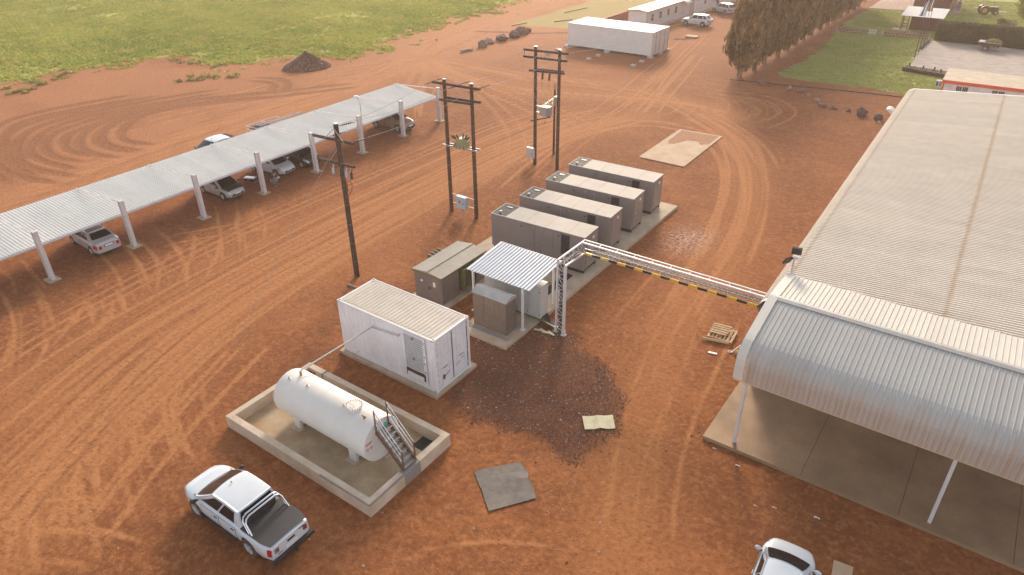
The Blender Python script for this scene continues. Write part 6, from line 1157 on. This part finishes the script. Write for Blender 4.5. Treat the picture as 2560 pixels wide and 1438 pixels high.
for s in (-1,1):
    MB().lathe([(.38,-.14),(.60,-.14),(.66,-.08),(.66,.08),(.60,.14),(.38,.14)],'y',(-.65,s*.62,.66),22).build('rear_wheel', M['tyre'], t_, 40); MB().lathe([(.001,-.05),(.2,-.09),(.39,-.03),(.39,.03),(.2,.09),(.001,.05)],'y',(-.65,s*.62,.66),18).build('rear_rim', M['rimyellow'], t_, 40)
    MB().lathe([(.2,-.09),(.33,-.09),(.36,-.04),(.36,.04),(.33,.09),(.2,.09)],'y',(1.0,s*.5,.36),18).build('front_wheel', M['tyre'], t_, 40); MB().lathe([(.001,-.04),(.21,-.03),(.21,.03),(.001,.04)],'y',(1.0,s*.5,.36),14).build('front_rim', M['rimyellow'], t_, 40)
    MB().grid([[(-.65+.72*math.cos(a),s*.45+y,.66+.72*math.sin(a)) for y in (0,s*.34)] for a in [rad(q) for q in (20,60,100,140,170)]]).build('mudguard', M['tractor'], t_)
MB().box(-.75,-.35,-.22,.22,.85,.95).box(-.78,-.7,-.22,.22,.95,1.25).build('seat', M['black'], t_); MB().tube((.7,.1,1.1),(.7,.1,1.8),.03,n=6).build('exhaust', M['rustmetal'], t_)
MB().path([(-.95,0,.7),(-1.0,0,1.6),(-.8,0,2.05),(-.4,0,2.2),(0,0,2.2)],.08,8).build('roll_hoop', M['roofwhite'], t_, 60)
t_ = thing('tyre_planter', 'white half-buried tyre arch on lawn behind the tractor', 'tyre', (8.75,123.2,0)); MB().path([(.45*math.cos(rad(a)),0,.42*math.sin(rad(a))) for a in range(0,181,15)],.1,8).build('tyre', M['roofwhite'], t_, 60)
t_ = thing('tyre_planter', 'white tyre ring lying on lawn right of the tractor', 'tyre', (12.3,123.,0)); MB().path([(.42*math.cos(rad(a)),.42*math.sin(rad(a)),.08) for a in range(0,361,20)],.1,8).build('tyre', M['roofwhite'], t_, 60)
t_ = thing('yard_trailer', 'black trailer heaped with cut grass by the hedge', 'trailer', (12.95,91.9,.05), -.06)
MB().prism([(-.95,.5),(1.3,.5),(1.45,1.0),(-1.05,1.0)],'y',-.72,.72).build('body', M['black'], t_); MB().box(-1.07,1.47,-.75,-.72,.98,1.03).box(-1.07,1.47,.72,.75,.98,1.03).build('rim_rail', M['galv'], t_); ty,rm,dk = wheel_mesh(.33,.2,'roofwhite')
for s in (-1,1): wv = link('wheel', ty, t_, (-.05,s*.86,.33), (0,0,0 if s < 0 else math.pi)); link('rim', rm, wv); link('rim_gap', dk, wv)
for x in (-.8,.55,1.05): MB().box(x-.14,x+.14,-.735,-.722,.56,.62).build('reflector', M['amber'], t_)
MB().bar((1.35,-.4,.5),(2.5,0,.42),.06).bar((1.35,.4,.5),(2.5,0,.42),.06).build('drawbar', M['galv'], t_); MB().box(-1.0,-.35,-.6,.6,1.0,1.05).build('tailboard', M['roofwhite'], t_)
rnd = np.random.RandomState(77); t2 = thing('grass_load', 'heap of brown cut grass in the black trailer', 'cut grass', (13.3,91.9,.95)); MB().ell((.2,0,0),.95,.62,.5,14,8).build('heap', M['hay'], t2); blob_leaves('blades', [((.2,0,.02),.95,.62,.5)], 700, .1, M['weed'], rnd, t2)
# ------------------------------------------------------------------ air
m = bpy.data.materials.new('haze_air'); m.use_nodes = True; nt = m.node_tree; nt.nodes.clear(); o_ = nt.nodes.new('ShaderNodeOutputMaterial'); pv = nt.nodes.new('ShaderNodeVolumePrincipled')
pv.inputs['Density'].default_value = HAZE; pv.inputs['Color'].default_value = (1.,.76,.64,1); pv.inputs['Anisotropy'].default_value = .4; nt.links.new(pv.outputs[0], o_.inputs['Volume'])
tag(MB().box(-420,130,-90,330,-1.3,25).build('haze', m), kind='stuff')
